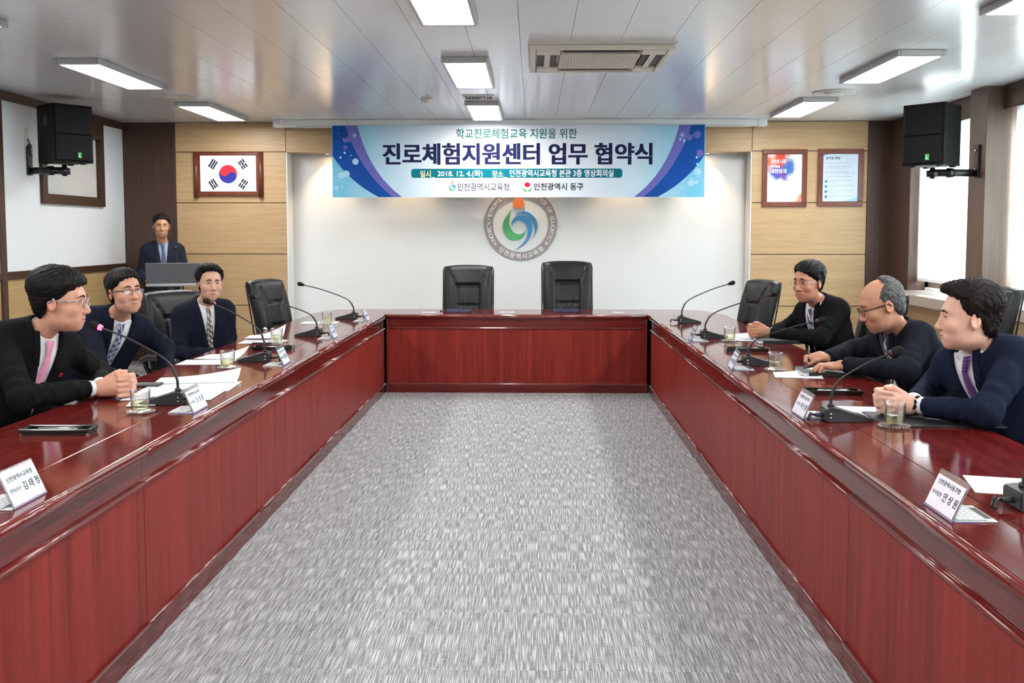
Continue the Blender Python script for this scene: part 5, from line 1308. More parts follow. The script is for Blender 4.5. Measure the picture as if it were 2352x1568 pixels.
def head_sdf(q, c):
    jw, ck = c.get('jaw', 1.0), c.get('cheek', 1.0); x = np.abs(q[:, 0]); m = np.stack([x, q[:, 1], q[:, 2]], 1)
    d = ell(q, (0, -.012, .035), (.077, .097, .082))
    d = smin(d, ell(q, (0, .020, -.028), (.067 * ck, .072, .092)), .03)
    d = smin(d, ell(q, (0, .028, -.080), (.055 * jw, .054, .038)), .03)
    d = smin(d, ell(q, (0, .066, -.104), (.022 * jw, .019, .017)), .022)
    d = smin(d, ell(m, (.042 * ck, .056, -.032), (.025, .026, .024)), .02)
    d = smin(d, cap(m, (0, .080, .024), (.034, .074, .026), .013, .010), .02)
    d = smax(d, -ell(m, (.031, .107, .003), (.020, .022, .015)), .012)
    d = smin(d, ell(m, (.031, .0725, .001), (.0155, .013, .0105)), .006)
    d = smin(d, cap(q, (0, .088, .008), (0, .1035, -.034), .0075, .0115), .012)
    d = smin(d, ell(q, (0, .1050, -.0375), (.0130, .0120, .0115)), .008)
    d = smin(d, ell(m, (.0140, .0965, -.0425), (.0088, .011, .0078)), .006)
    d = smin(d, ell(q, (0, .068, -.070), (.034, .024, .026)), .018)
    d = smin(d, cap(m, (0, .0940, -.0650), (.020, .0855, -.0685), .0052, .0028), .005)
    d = smin(d, cap(m, (0, .0925, -.0768), (.017, .0850, -.0737), .0062, .0030), .005)
    d = smax(d, -cap(m, (0, .1005, -.0706), (.022, .0935, -.0706 + c.get('smile', 0) * .004), .0026, .0018), .003)
    if c.get('smile', 0) > 0: d = smax(d, -cap(m, (.022, .098, -.046), (.034, .083, -.064), .004, .004), .008)
    e = ell((m - np.array([.079, -.014, -.010], np.float32)) @ EAR, (0, 0, 0), (.0085, .021, .033))
    e = smax(e, -ell((m - np.array([.0885, -.011, -.005], np.float32)) @ EAR, (0, 0, 0), (.0085, .0135, .0225)), .003)
    return smin(d, e, .005)
_a = R(24); EAR = np.array([[math.cos(_a), math.sin(_a), 0], [-math.sin(_a), math.cos(_a), 0], [0, 0, 1]], np.float32) @ np.array([[1, 0, 0], [0, math.cos(.15), -math.sin(.15)], [0, math.sin(.15), math.cos(.15)]], np.float32)

def person(sp):
    hp, hA, hs = np.array(sp['head'], float), axes(*sp['face']), sp.get('hs', 1.05)
    S0 = np.array(sp['S0'], float); PV = np.array(sp['pelvis'], float); hd_ = sp['chest']
    up = unit(S0 - PV); f0 = np.array([math.cos(R(hd_)), math.sin(R(hd_)), 0]); rr = unit(np.cross(f0, up)); ff = np.cross(up, rr)
    T = np.stack([rr, ff, up], 1).astype(np.float32); TL = np.linalg.norm(S0 - PV); bs = sp.get('bs', 1.0)
    tl = lambda a: S0 + T @ np.array(a)
    base = np.array([PV[0], PV[1], 0.0])
    root = empty('person', base, 0, sp['label'], 'person', 'people in suits')
    hA32 = hA.astype(np.float32); h32, S32 = hp.astype(np.float32), S0.astype(np.float32)
    toH = lambda P: ((P - h32) @ hA32) / hs
    toT = lambda P: (P - S32) @ T
    H_ = lambda p: hp + hA @ (np.array(p) * hs)
    sh = {1: tl((.162 * bs, -.012, -.035)), -1: tl((-.162 * bs, -.012, -.035))}
    el = {1: np.array(sp['elbow_r'], float), -1: np.array(sp['elbow_l'], float)}
    wr = {1: np.array(sp['wrist_r'], float), -1: np.array(sp['wrist_l'], float)}
    n0, n1 = tl((0, -.02, -.02)), H_((0, -.024, -.072))
    hands = sp['hands']
    def torso(P):
        q = toT(P); b = bs
        d = ell(q, (0, -.005, -.15), (.180 * b, .112, .20)); bl = sp.get('belly', 1.0)
        d = smin(d, ell(q, (0, .022, -.36), (.168 * b, .122 * bl, .20)), .06)
        d = smin(d, ell(q, (0, .0, -TL), (.185 * b, .135, .13)), .06)
        d = smin(d, cap(q, (-.150 * b, -.012, -.035), (.150 * b, -.012, -.035), .058, .058), .05)
        m = np.stack([np.abs(q[:, 0]), q[:, 1], q[:, 2]], 1)
        return smin(d, cap(m, (.01, -.022, .035), (.135 * b, -.015, -.01), .046, .046), .04)
    def body(P):
        d = torso(P) + .004
        for s in (1, -1):
            d = smin(d, cap(P, sh[s], el[s], .044, .037), .03); d = smin(d, cap(P, el[s], wr[s], .036, .026), .02)
        d = smin(d, cap(P, n0, n1, .057, .053), .02)
        hq = toH(P); hd2 = np.full(len(P), 1.0, np.float32); near = np.linalg.norm(hq, axis=1) < .24
        if near.any(): hd2[near] = head_sdf(hq[near], sp) * hs
        d = smin(d, hd2, .020)
        if hands:
            c = np.mean([np.asarray(a[0]) for a in hands], 0).astype(np.float32); nr = np.linalg.norm(P - c, axis=1) < .30
            if nr.any():
                Pn = P[nr]; dh = np.full(len(Pn), 1.0, np.float32)
                for a, b, ra, rb, k in hands: dh = smin(dh, cap(Pn, a, b, ra, rb), k)
                d[nr] = smin(d[nr], dh, .012)
        return d
    tone = np.array(srgb(*sp.get('skin', (214, 164, 138)))[:3])
    def colour(V):
        q = toH(V.astype(np.float32)); c = np.tile(tone, (len(V), 1)); x = np.abs(q[:, 0])
        lip = np.clip(1.4 - np.sqrt((x / .021) ** 2 + ((q[:, 2] + .0712) / .0085) ** 2), 0, 1) * (q[:, 1] > .07)
        blush = np.clip(1 - np.linalg.norm(np.stack([x - .04, q[:, 1] - .07, q[:, 2] + .03], 1), axis=1) / .035, 0, 1) * .5
        ear = np.clip((x - .074) / .012, 0, 1) * (np.abs(q[:, 1] + .012) < .05) * (np.abs(q[:, 2]) < .06) * .6
        beard = np.clip(1 - np.linalg.norm(np.stack([x * .8, (q[:, 1] - .07) * .6, q[:, 2] + .08], 1), axis=1) / .05, 0, 1) * sp.get('beard', .25)
        c = c * (1 - .5 * lip[:, None]) + np.array([.42, .12, .11]) * .5 * lip[:, None]
        c = c * (1 + (blush + ear)[:, None] * np.array([.10, -.16, -.16]))
        return np.clip(c * (1 - beard[:, None] * np.array([.35, .30, .22])), 0, 1)
    pts = [H_((0, 0, .13)), H_((0, .12, -.05)), H_((0, -.12, 0)), H_((.1, 0, 0)), H_((-.1, 0, 0)), tl((.2, .15, -TL - .1)), tl((-.2, -.16, -TL - .1)), tl((-.25, -.16, 0)), tl((.25, .16, 0)), tl((.2, -.16, -TL)), tl((-.2, .16, -TL))] + [el[1], el[-1], wr[1], wr[-1], sh[1], sh[-1]] + [np.asarray(a[1]) for a in hands]
    pts = np.array(pts); lo, hi = pts.min(0) - .07, pts.max(0) + .07
    bd = sdf_obj('body', body, lo, hi, sp.get('vox', .0046), M_skin, root, base, colour)
    # ---- jacket
    jo = .017; sl = {s: wr[s] + unit(el[s] - wr[s]) * (.012 if sp.get('cuffs', True) else -.014) for s in (1, -1)}
    wv = lambda u: .051 * np.clip((u + sp.get('vlen', .34)) / sp.get('vlen', .34), 0, 1.15) ** .85
    def jacket_front(P):
        q = toT(P); d = torso(P) - jo
        lw = np.where(q[:, 2] > -.075, .036, .058 * np.clip((q[:, 2] + .36) / .28, 0, 1)); e = np.abs(q[:, 0]) - wv(q[:, 2])
        d = d - .007 * np.clip((lw - e) / .006, 0, 1) * (q[:, 1] > .0) * np.clip((q[:, 2] + .36) / .05, 0, 1)
        d = d + .004 * np.exp(-(q[:, 0] / .004) ** 2) * (q[:, 1] > 0) * (q[:, 2] < -.33)
        wedge = np.maximum(np.abs(q[:, 0]) - wv(q[:, 2]), np.maximum(-(q[:, 1] - .012), q[:, 2] - .12))
        return smax(d, -wedge, .004)
    def jacket(P):
        q = toT(P); d = jacket_front(P)
        for s in (1, -1):
            a, b, w_ = sh[s].astype(np.float32), el[s].astype(np.float32), sl[s].astype(np.float32)
            ua, fo = b - a, w_ - b; t1 = ((P - a) @ ua) / (ua @ ua); t2 = ((P - b) @ fo) / (fo @ fo)
            d1 = cap(P, a, b, .066, .055) + .0035 * np.sin(t1 * 34 + q[:, 0] * 30) * np.exp(-((t1 - .9) / .35) ** 2) + .0028 * np.sin(t1 * 15 + P[:, 2] * 50 + 1.5 * np.sin(P[:, 0] * 40 + P[:, 1] * 31))
            d2 = cap(P, b, w_, .055, .041) + .0035 * np.sin(t2 * 40 + P[:, 2] * 50) * np.exp(-((t2 - .05) / .3) ** 2) + .0024 * np.sin(t2 * 19 + P[:, 2] * 60 + 1.5 * np.sin(P[:, 1] * 45 + P[:, 0] * 23))
            d2 = np.maximum(d2, ((P - w_) @ unit(fo).astype(np.float32)))
            d = smin(d, smin(d1, d2, .025), .035)
        # collar of the jacket round the nape
        ax = unit(n1 - n0).astype(np.float32); v = P - n0.astype(np.float32); hh = v @ ax; rho = np.linalg.norm(v - hh[:, None] * ax, axis=1)
        col = np.maximum(np.abs(rho - (.081 - .10 * (hh - .05))) - .007, np.maximum(hh - (.086 - .35 * np.clip(q[:, 1] + .03, 0, 1)), -hh))
        d = smin(d, col, .012)
        d = smax(d, -np.maximum(rho - (.071 - .05 * np.clip(hh - .05, 0, .1)), -(hh - .03)), .008)
        d = d + .0022 * np.sin(q[:, 2] * 46 + 2.5 * np.sin(q[:, 0] * 19) + q[:, 1] * 25) * np.clip(-q[:, 2] * 4, 0, 1)
        return np.maximum(d, -(q[:, 2] + TL + .13))
    jl, jh = np.minimum(lo, pts.min(0) - .10), np.maximum(hi, pts.max(0) + .10)
    jl[2] = min(jl[2], PV[2] - .2)
    sdf_obj('suit_jacket', jacket, jl, jh, sp.get('jvox', .009), sp['suit'], root, base)
    # ---- lapels laid on the jacket front
    ul_ = np.concatenate([np.linspace(.055, -.060, 10), [-.064, -.072, -.080, -.086], np.linspace(-.092, -.335, 18)])
    for s in (1, -1):
        rows = []
        for u in ul_:
            lw = .034 if u > -.062 else (.020 if u > -.083 else .060 * (u + .35) / .26 + .006)
            w0 = float(wv(np.float64(u))) - .003
            for k in range(6): rows.append((s * (w0 + lw * k / 5), u))
        rows = np.array(rows); fl_ = np.linspace(.26, -.03, 120)
        PP = np.concatenate([np.repeat(rows[:, :1], 120, 1)[:, :, None], np.tile(fl_, (len(rows), 1))[:, :, None], np.repeat(rows[:, 1:], 120, 1)[:, :, None]], 2).reshape(-1, 3)
        dv = jacket_front((S32 + PP.astype(np.float32) @ T.T).astype(np.float32)).reshape(len(rows), 120)
        hit = np.where((dv < 0).any(1), np.argmax(dv < 0, 1), 119); fv = fl_[hit].reshape(-1, 6); fv[:, 0] = np.maximum(fv[:, 0], fv[:, 2] - .002); fv[:, 1] = np.maximum(fv[:, 1], fv[:, 2] - .001)
        n_ = len(ul_); vs = []
        for off in ((.0045, .006, .007, .0075, .0075, .0060), (-.004, -.002, -.002, -.002, -.002, -.002)):
            vs += [tl((rows[i * 6 + k, 0], fv[i, k] + off[k], ul_[i])) - base for i in range(n_) for k in range(6)]
        fs = [(o_ + i * 6 + k, o_ + i * 6 + k + 1, o_ + (i + 1) * 6 + k + 1, o_ + (i + 1) * 6 + k) for o_ in (0, n_ * 6) for i in range(n_ - 1) for k in range(5)]
        for i in range(n_ - 1):
            for k in (0, 5): fs.append((i * 6 + k, (i + 1) * 6 + k, n_ * 6 + (i + 1) * 6 + k, n_ * 6 + i * 6 + k))
        from_py('lapel', vs, fs, sp['suit'], root, True)
    # ---- shirt
    shm = sp.get('shirt', M_shirt)
    def shirt(P):
        q = toT(P); d = torso(P) - jo + .007
        d = np.maximum(d, np.maximum(np.abs(q[:, 0]) - .085, np.maximum(-(q[:, 1] - .0), np.maximum(q[:, 2] - .05, -(q[:, 2] + .40)))))
        ax = unit(n1 - n0).astype(np.float32); v = P - n0.astype(np.float32); hh = v @ ax; rho = np.linalg.norm(v - hh[:, None] * ax, axis=1)
        col = np.maximum(np.abs(rho - .0615) - .0030, np.maximum(hh - (.098 - .022 * np.clip((q[:, 1] + .02) / .10, 0, 1)), -(hh - .01)))
        return smin(d, col, .008)
    c0 = tl((0, .04, -.16)); sdf_obj('shirt', shirt, c0 - .34, c0 + .34, .0055, shm, root, base)
    for s in (1, -1):
        if sp.get('cuffs', True) and hands:
            dr = unit(wr[s] - el[s]); tube('shirt_cuff', [wr[s] - dr * .03 - base, wr[s] + dr * .006 - base, wr[s] + dr * .012 - base], [.0365, .0365, .033], shm, root, 18)
    # ---- shirt collar with two points, tie knot and blade following the shirt front
    ax = unit(n1 - n0); fx = unit(ff - ax * (ff @ ax)); sx = np.cross(fx, ax)
    NK = lambda th, rad, hh: n0 + ax * hh + (fx * math.cos(th) + sx * math.sin(th)) * rad - base
    for s in (1, -1):
        top_, bot = [], []
        for t in np.linspace(0, 1, 26):
            th = R(11 + 169 * t) * s; top_.append(NK(th, .0625, .078 + .022 * t))
            d_ = 11 + 169 * t
            hb = .078 - (d_ - 11) * .0024 if d_ < 35 else .0204 + .042 * min(1, (d_ - 35) / 60) ** .8
            bot.append(NK(th, .0650 + .24 * (.09 - hb), hb))
        mid = [(a * .5 + b * .5) + unit(a - (n0 + ax * .06 - base)) * .002 for a, b in zip(top_, bot)]
        vs = top_ + mid + bot; inner = [v - unit(v - (n0 + ax * .05 - base)) * .0028 for v in vs]; n_ = 26; fs = []
        for off in (0, 3 * n_):
            for r_ in (0, 1):
                for i in range(n_ - 1): fs.append((off + r_ * n_ + i, off + r_ * n_ + i + 1, off + (r_ + 1) * n_ + i + 1, off + (r_ + 1) * n_ + i))
        for i in range(n_ - 1): fs.append((2 * n_ + i, 2 * n_ + i + 1, 5 * n_ + i + 1, 5 * n_ + i)); fs.append((i, i + 1, 3 * n_ + i + 1, 3 * n_ + i))
        from_py('shirt_collar', vs + inner, fs, shm, root, True)
    K0, K1 = NK(0, .071, .090) + base, NK(0, .083, .034) + base
    u1 = float((K1 - S0) @ up); f1_ = float((K1 - S0) @ ff)
    us = np.linspace(u1 + .004, -.37, 24); rows = []
    for i, u in enumerate(us):
        hw = .0125 + .031 * (i / 23) ** .9
        for k in range(7): rows.append(((k / 6 - .5) * 2 * hw, u))
    rows = np.array(rows); fl_ = np.linspace(.28, -.02, 140)
    PP = np.concatenate([np.repeat(rows[:, :1], 140, 1)[:, :, None], np.tile(fl_, (len(rows), 1))[:, :, None], np.repeat(rows[:, 1:], 140, 1)[:, :, None]], 2).reshape(-1, 3)
    dv = shirt((S32 + PP.astype(np.float32) @ T.T).astype(np.float32)).reshape(len(rows), 140)
    hit = np.where((dv < 0).any(1), np.argmax(dv < 0, 1), 139); fv = fl_[hit].reshape(24, 7); fc = fv.max(1)
    env = np.maximum(fc, np.interp(us, [-.16, u1], [-1, f1_])); env[0] = max(env[0], f1_ - .004)
    for i in range(1, 24):
        if us[i] > -.16: env[i] = max(fc[i], f1_ + (fc[np.argmin(np.abs(us + .16))] - f1_) * (u1 - us[i]) / (u1 + .16))
    vs, uvs = [], []
    for i in range(24):
        for k in range(7):
            a = (k / 6 - .5) * 2; vs.append(tl((rows[i * 7 + k, 0], env[i] - .006 * a * a + .006 + .012 * max(0, 1 - i / 9), us[i])) - base); uvs.append((rows[i * 7 + k, 0], us[i]))
    fs = [(i * 7 + k, i * 7 + k + 1, (i + 1) * 7 + k + 1, (i + 1) * 7 + k) for i in range(23) for k in range(6)]
    K1 = tl((0, env[1] + .010, us[1])); nb = len(vs)
    for i in range(6):
        t = i / 5; c_ = K0 + (K1 - K0) * t; hw = .0200 * (1 - t) + .0130 * t; dp = .012 * math.sin(math.pi * (.25 + .6 * t)) + .003; nf = unit(ff * .8 + up * .4)
        for k in range(7):
            a = (k / 6 - .5) * 2; vs.append(c_ + rr * a * hw + nf * (dp * math.sqrt(max(0, 1 - a * a * .96))) - base); uvs.append((a * hw, .1 - t * .04))
    fs += [(nb + i * 7 + k, nb + i * 7 + k + 1, nb + (i + 1) * 7 + k + 1, nb + (i + 1) * 7 + k) for i in range(5) for k in range(6)]
    ti = from_py('necktie', vs, fs, sp['tie'], root, True)
    ul = ti.data.uv_layers.new(name='UVMap')
    for lp in ti.data.loops: ul.data[lp.index].uv = uvs[lp.vertex_index]
    # ---- trousers and shoes
    kn, an = {}, {}
    stand = sp.get('stand', False)
    for s in (1, -1):
        hpj = PV + rr * (.09 * s)
        if stand: kn[s] = np.array([hpj[0], hpj[1], .50]); an[s] = np.array([hpj[0], hpj[1], .09])
        else: kn[s] = hpj + f0 * .42 + rr * .03 * s; kn[s][2] = .50; an[s] = kn[s] - f0 * .05; an[s][2] = .09
    def trous(P):
        d = ell(toT(P), (0, 0, -TL), (.18 * bs, .13, .13))
        for s in (1, -1):
            d = smin(d, cap(P, PV + rr * (.09 * s), kn[s], .088, .066), .03); d = smin(d, cap(P, kn[s], an[s], .064, .050), .02)
        return d
    tp = np.array([PV + .25, PV - .25, kn[1], kn[-1], an[1], an[-1]]); sdf_obj('trousers', trous, tp.min(0) - .1, tp.max(0) + .1, .016, M_trou, root, base)
    for s in (1, -1):
        A = an[s]; f1 = f0
        sdf_obj('shoe', lambda P: np.maximum(smin(ell((P - A.astype(np.float32)) @ np.stack([rr, f1, [0, 0, 1]], 1).astype(np.float32), (0, .07, -.045), (.046, .14, .045)), cap(P, A, A + np.array([0, 0, .03]), .045, .05), .03), -(P[:, 2] - .002)), A - .25, A + .25, .012, M_shoe, root, base)
    # ---- hair
    hc = sp.get('hair', {})
    tk = hc.get('thick', (.010, .012, .020)); zh = hc.get('line', .070); bz = hc.get('bald', 0)
    zs = [-.12, -.090, -.055, -.035, -.010, .010, .040, zh - .012, zh + .004, zh + .03]
    ys = [-.085, -.070, -.052, -.044, -.030, .014, hc.get('temple', .040), hc.get('temple', .040) + .016, .078, .25]
    if bz: ys = [-.085, -.070, -.052, -.044, -.030, .012, .020, .010, -.010, -.03]; zs[-1] = .10
    zs, ys = np.array(zs), np.array(ys); ph = hc.get('seed', 0)
    def hair(P):
        q = toH(P); x, y, z = q[:, 0], q[:, 1], q[:, 2]
        d = ell(q, (0, -.012, .035), (.077, .097, .082))
        d = smin(d, ell(q, (0, -.042, -.025), (.064, .058, .062)), .03)
        lim = np.interp(z + hc.get('part', .0) * x, zs, ys) + .005 * np.sin(260 * x + ph) + .003 * np.sin(610 * x + 200 * z)
        dr = q - np.array([0, -.012, .02], np.float32); dr = dr / (np.linalg.norm(dr, axis=1)[:, None] + 1e-6)
        th = tk[2] * np.clip(dr[:, 2], 0, 1) ** .8 + tk[0] * np.abs(dr[:, 0]) * np.clip(.45 + z * 8, .25, 1) + tk[1] * np.clip(-dr[:, 1], 0, 1) * np.clip(.5 + z * 6, .3, 1)
        tp_ = np.clip((lim - y) / .035, 0, 1) ** .6 if not bz else np.clip((lim - y) / .02, 0, 1) ** .6
        d = d - (.0015 + th * tp_)
        for c, r_ in hc.get('tufts', []): d = smin(d, ell(q, c, r_), .02)
        sw = hc.get('sweep', .3)
        g = np.sin(330 * (x + sw * y) + 2.2 * np.sin(55 * y + ph) + 1.5 * np.sin(70 * z)) * .5 + np.sin(610 * (x * .8 - sw * .5 * y + .35 * z) + ph + 2 * np.sin(45 * z)) * .45 + np.sin(900 * (x * .5 + .6 * z + .3 * y) + 3 * np.sin(80 * x)) * .3 + np.sin(150 * (x + y * .6 + ph)) * .4
        d = d + hc.get('rough', .0026) * g * np.clip(tp_ + .15, 0, 1)
        return smax(smax(d, (y - lim) * .75, .006), -(z + .088 + .1 * (y + .07)), .008) * hs
    cc = H_((0, 0, .03)); sdf_obj('hair', hair, cc - .20, cc + .20, .0036, sp['hairm'], root, base)
    # ---- face details laid on the skin
    def face_pts(xz, off):
        xz = np.array(xz); n = 90; yy = np.linspace(.128, .03, n)
        q = np.concatenate([np.repeat(xz[:, :1], n, 1)[:, :, None], np.tile(yy, (len(xz), 1))[:, :, None], np.repeat(xz[:, 1:], n, 1)[:, :, None]], 2).reshape(-1, 3).astype(np.float32)
        dv = head_sdf(q, sp).reshape(len(xz), n); k = np.argmax(dv < 0, 1); k0 = np.maximum(k - 1, 0); i = np.arange(len(xz))
        t = dv[i, k0] / (dv[i, k0] - dv[i, k] + 1e-9); y = yy[k0] + np.clip(t, 0, 1) * (yy[k] - yy[k0])
        return [H_((a, b + off, c)) - base for (a, c), b in zip(xz, y)]
    op = sp.get('eyes', .8); sm = sp.get('smile', 0)
    for s in (1, -1):
        N_ = 10; up_, lw_ = [], []
        for i in range(N_ + 1):
            t = i / N_; x = s * (.0175 + .027 * t); lift = .002 * t + sm * .001
            up_.append((x, .0015 + lift + .0062 * op * math.sin(math.pi * t) ** .8)); lw_.append((x, .0015 + lift - (.0040 * op - .002 * sm * (1 - op)) * math.sin(math.pi * t)))
        U, Lw = face_pts(up_, .0008), face_pts(lw_, .0008)
        ey = from_py('eye', U + Lw, [(i, i + 1, N_ + 2 + i, N_ + 1 + i) for i in range(N_)], M_eyew, root)
        gz = sp.get('gaze', 0.0) * .006
        ir = [(s * .031 + gz + .0056 * math.cos(a), np.clip(.0025 + .0056 * math.sin(a), .0015 + .001 - .0036 * op, .0015 + .001 + .0058 * op)) for a in np.linspace(0, 2 * math.pi, 18, endpoint=False)]
        from_py('iris', face_pts(ir, .0014), [tuple(range(18))], M_iris, ey)
        tube('eyelid_line', face_pts(up_, .0010), [.0007] + [.0014] * (N_ - 1) + [.0008], M_lash, ey, 6)
        br = [(s * (.012 + .036 * t), .0215 + .006 * math.sin(math.pi * min(1, t * 1.15)) + sp.get('brow', 0) * (t - .5)) for t in np.linspace(0, 1, 9)]
        tube('eyebrow', face_pts(br, .0006), [.0020, .0036, .0042, .0042, .0039, .0034, .0028, .0020, .0009], sp.get('browm', sp['hairm']), root, 6, (1, .9))
    mo = [(x, -.0708 + sm * .16 * abs(x) - .0006) for x in np.linspace(-.0235, .0235, 11)]
    tube('mouth', face_pts(mo, .0004), [.0004] + [.0012] * 9 + [.0004], M_lip, root, 6)
    if sp.get('teeth'):
        tt = [(x, -.0698 + sm * .16 * abs(x)) for x in np.linspace(-.017, .017, 9)]; t2 = [(x, z - .0030 * (1 - (x / .018) ** 2) - .0004) for x, z in tt]
        A_, B_ = face_pts(tt, .0014), face_pts(t2, .0014); from_py('teeth', A_ + B_, [(i, i + 1, 10 + i, 9 + i) for i in range(8)], M_teeth, root)
    gsp = sp.get('glasses')
    if gsp:
        gr = []
        for s in (1, -1):
            w_, h_, ro = gsp['w'], gsp['h'], gsp.get('round', 4)
            ring_ = []
            for a in np.linspace(0, 2 * math.pi, 28, endpoint=False):
                cx_, cz_ = math.cos(a), math.sin(a); k = (abs(cx_) ** ro + abs(cz_) ** ro) ** (-1 / ro)
                ring_.append(H_((s * (.0335 + 0) + w_ * cx_ * k, .1015 - .16 * (abs(w_ * cx_ * k + .0335 * 0 + s * 0 + (.0335 * s + w_ * cx_ * k) * s * 0) * 0) - .10 * max(0, s * (s * .0335 + w_ * cx_ * k) - .03), -.004 + h_ * cz_ * k)) - base)
            if gsp.get('half'):
                top_ = [p for p, a in zip(ring_, np.linspace(0, 2 * math.pi, 28, endpoint=False)) if math.sin(a) > -.2]
                gr.append(tube_geo(top_, gsp['r'], 6))
                gr.append(tube_geo(ring_, gsp['r'] * .35, 5, closed=True))
            else: gr.append(tube_geo(ring_, gsp['r'], 6, closed=True))
            hinge = H_((s * (.0335 + w_), .1015 - .10 * max(0, .0335 + w_ - .03), .004)) - base
            tpath = [hinge, H_((s * .073, .078, .005)) - base, H_((s * .082, .02, .004)) - base, H_((s * .083, -.012, .004)) - base, H_((s * .080, -.028, -.012)) - base]
            tube('temple_arm', tpath, [gsp['r'] * 1.2] * 5, gsp.get('armm', gsp['m']), root, 6, (1, 1.6))
            from_py('lens', ring_, [tuple(range(28))], M_glassp, root)
        gr.append(tube_geo([H_((.0335 - gsp['w'], .1015, .002)) - base, H_((0, .108, .006)) - base, H_((-.0335 + gsp['w'], .1015, .002)) - base], gsp['r'], 6))
        v, f = join_geo(gr); from_py('glasses_frame', v, f, gsp['m'], root, True)
    return root, dict(H=H_, tl=tl, base=base, T=T, wr=wr, el=el, torso=torso, jacket=jacket_front)
def on_jacket(I, r, u, off=.002):
    fl_ = np.linspace(.3, 0, 300); P = np.array([I['tl']((r, f, u)) for f in fl_], np.float32); d = I['jacket'](P); k = int(np.argmax(d < 0)); return I['tl']((r, fl_[k] + off, u)) - I['base']
def berry_pin(root, I, r, u):
    p = on_jacket(I, r, u, .004); T = I['T']
    g = [lathe_geo([(.0003, -.006), (.0045, -.004), (.006, 0), (.0045, .004), (.0003, .006)], 10, tuple(p + T @ np.array(o))) for o in ((-.006, .002, .005), (.006, .002, .006), (0, .003, -.004))]
    v, f = join_geo(g); o = from_py('berry_pin', v, f, mat('red_berry', srgb(206, 20, 34), .25, var=.05), root, True)
    tube('pin_stem', [p + T @ np.array((0, 0, -.006)), p + T @ np.array((.002, 0, -.020))], .0014, M_chrome, o, 6)
def sleeve_buttons(root, I, s, side):
    w_, e = I['wr'][s], I['el'][s]; d = unit(e - w_)
    for k in range(4):
        c = w_ + d * (.035 + .019 * k); n = unit(np.cross(d, [0, 0, 1.0])) * side; n = unit(n + np.array([0, 0, -.25]))
        c2 = c + n * (.0425 + .001 * k); tube('sleeve_button', [c2 - n * .002 - I['base'], c2 + n * .003 - I['base']], .0062, mat('horn_button', (.03, .028, .026, 1), .25, var=.2), root, 10)
# ------------------------------------------------------------------ the seven men
H_black = hairmat('black_hair', (.0018, .0018, .0020, 1), (.0065, .006, .006, 1)); H_grey = hairmat('grey_hair', (.025, .026, .028, 1), (.16, .16, .165, 1)); H_brown = hairmat('dark_brown_hair', (.0035, .0022, .0018, 1), (.016, .010, .0085, 1))
S_black = cloth('black_suit', (.0075, .0078, .0085, 1)); S_navy = cloth('navy_suit', (.0095, .012, .024, 1)); S_navy2 = cloth('midnight_suit', (.011, .013, .021, 1)); S_slate = cloth('slate_blue_suit', (.016, .022, .036, 1)); S_blue = cloth('deep_navy_suit', (.010, .015, .035, 1))
def seat_pelvis(S0, head, L=.50, z=.54):
    b = math.sqrt(max(.01, L * L - (S0[2] - z) ** 2)); return np.array([S0[0] - math.cos(R(head)) * b, S0[1] - math.sin(R(head)) * b, z])
RX = np.array([0, 0, 1.0])
PEOPLE = []
# 1 --- left front: black suit, pink tie, hands clasped
S0 = aty(88, 777, 4.36); hc_ = np.array([-1.885, 4.36, ZT + .004])
hands, w1, w2 = clasped(hc_, axes(2), 1.16)
PEOPLE.append(dict(label='seated man in black suit with pink tie, hands clasped, speaking into the lit microphone', head=aty(140, 690, 4.33), face=(10, 4, 0), hs=1.09, S0=S0, pelvis=seat_pelvis(S0, 0), chest=-26, bs=1.04,
    elbow_r=(-2.16, 4.05, .775), elbow_l=(-2.12, 4.72, .775), wrist_r=w1, wrist_l=w2, hands=hands, suit=S_black, tie=tie_mat('pink_tie', (srgb(226, 140, 176), srgb(240, 168, 198)), 'plain'), hairm=H_black, eyes=.6,
    skin=(222, 164, 138), hair=dict(thick=(.016, .020, .026), line=.064, temple=.046, tufts=[((0, .046, .088), (.060, .044, .032))], seed=1), glasses=dict(w=.022, h=.020, round=2.2, r=.0016, m=M_chrome, armm=mat('speckled_temple', (.35, .35, .37, 1), .3, var=.95, vscale=(180, 180, 180))), jvox=.008, vox=.0042))
# 2 --- left middle: navy suit, half-rim glasses
S0 = aty(270, 739, 5.72)
PEOPLE.append(dict(label='seated smiling man in navy suit with half-rim glasses and blue-grey tie', head=aty(287, 669, 5.62), face=(-40, -4, -3), hs=1.04, S0=S0, pelvis=seat_pelvis(S0, -25), chest=-44,
    elbow_r=tuple(aty(228, 860, 5.45)), elbow_l=(-2.28, 5.98, .76), wrist_r=(-2.22, 5.42, .63), wrist_l=(-2.18, 5.75, .63), hands=[], suit=S_navy, tie=tie_mat('blue_grey_plaid_tie', (srgb(150, 158, 182), srgb(60, 66, 110), srgb(196, 200, 212)), 'plaid'), hairm=H_black, eyes=.28, smile=.8,
    skin=(216, 158, 134), jaw=1.08, hair=dict(thick=(.009, .012, .016), line=.072, temple=.044, seed=4, part=.1), glasses=dict(w=.025, h=.014, round=4, r=.0016, half=True, m=M_blackpl)))
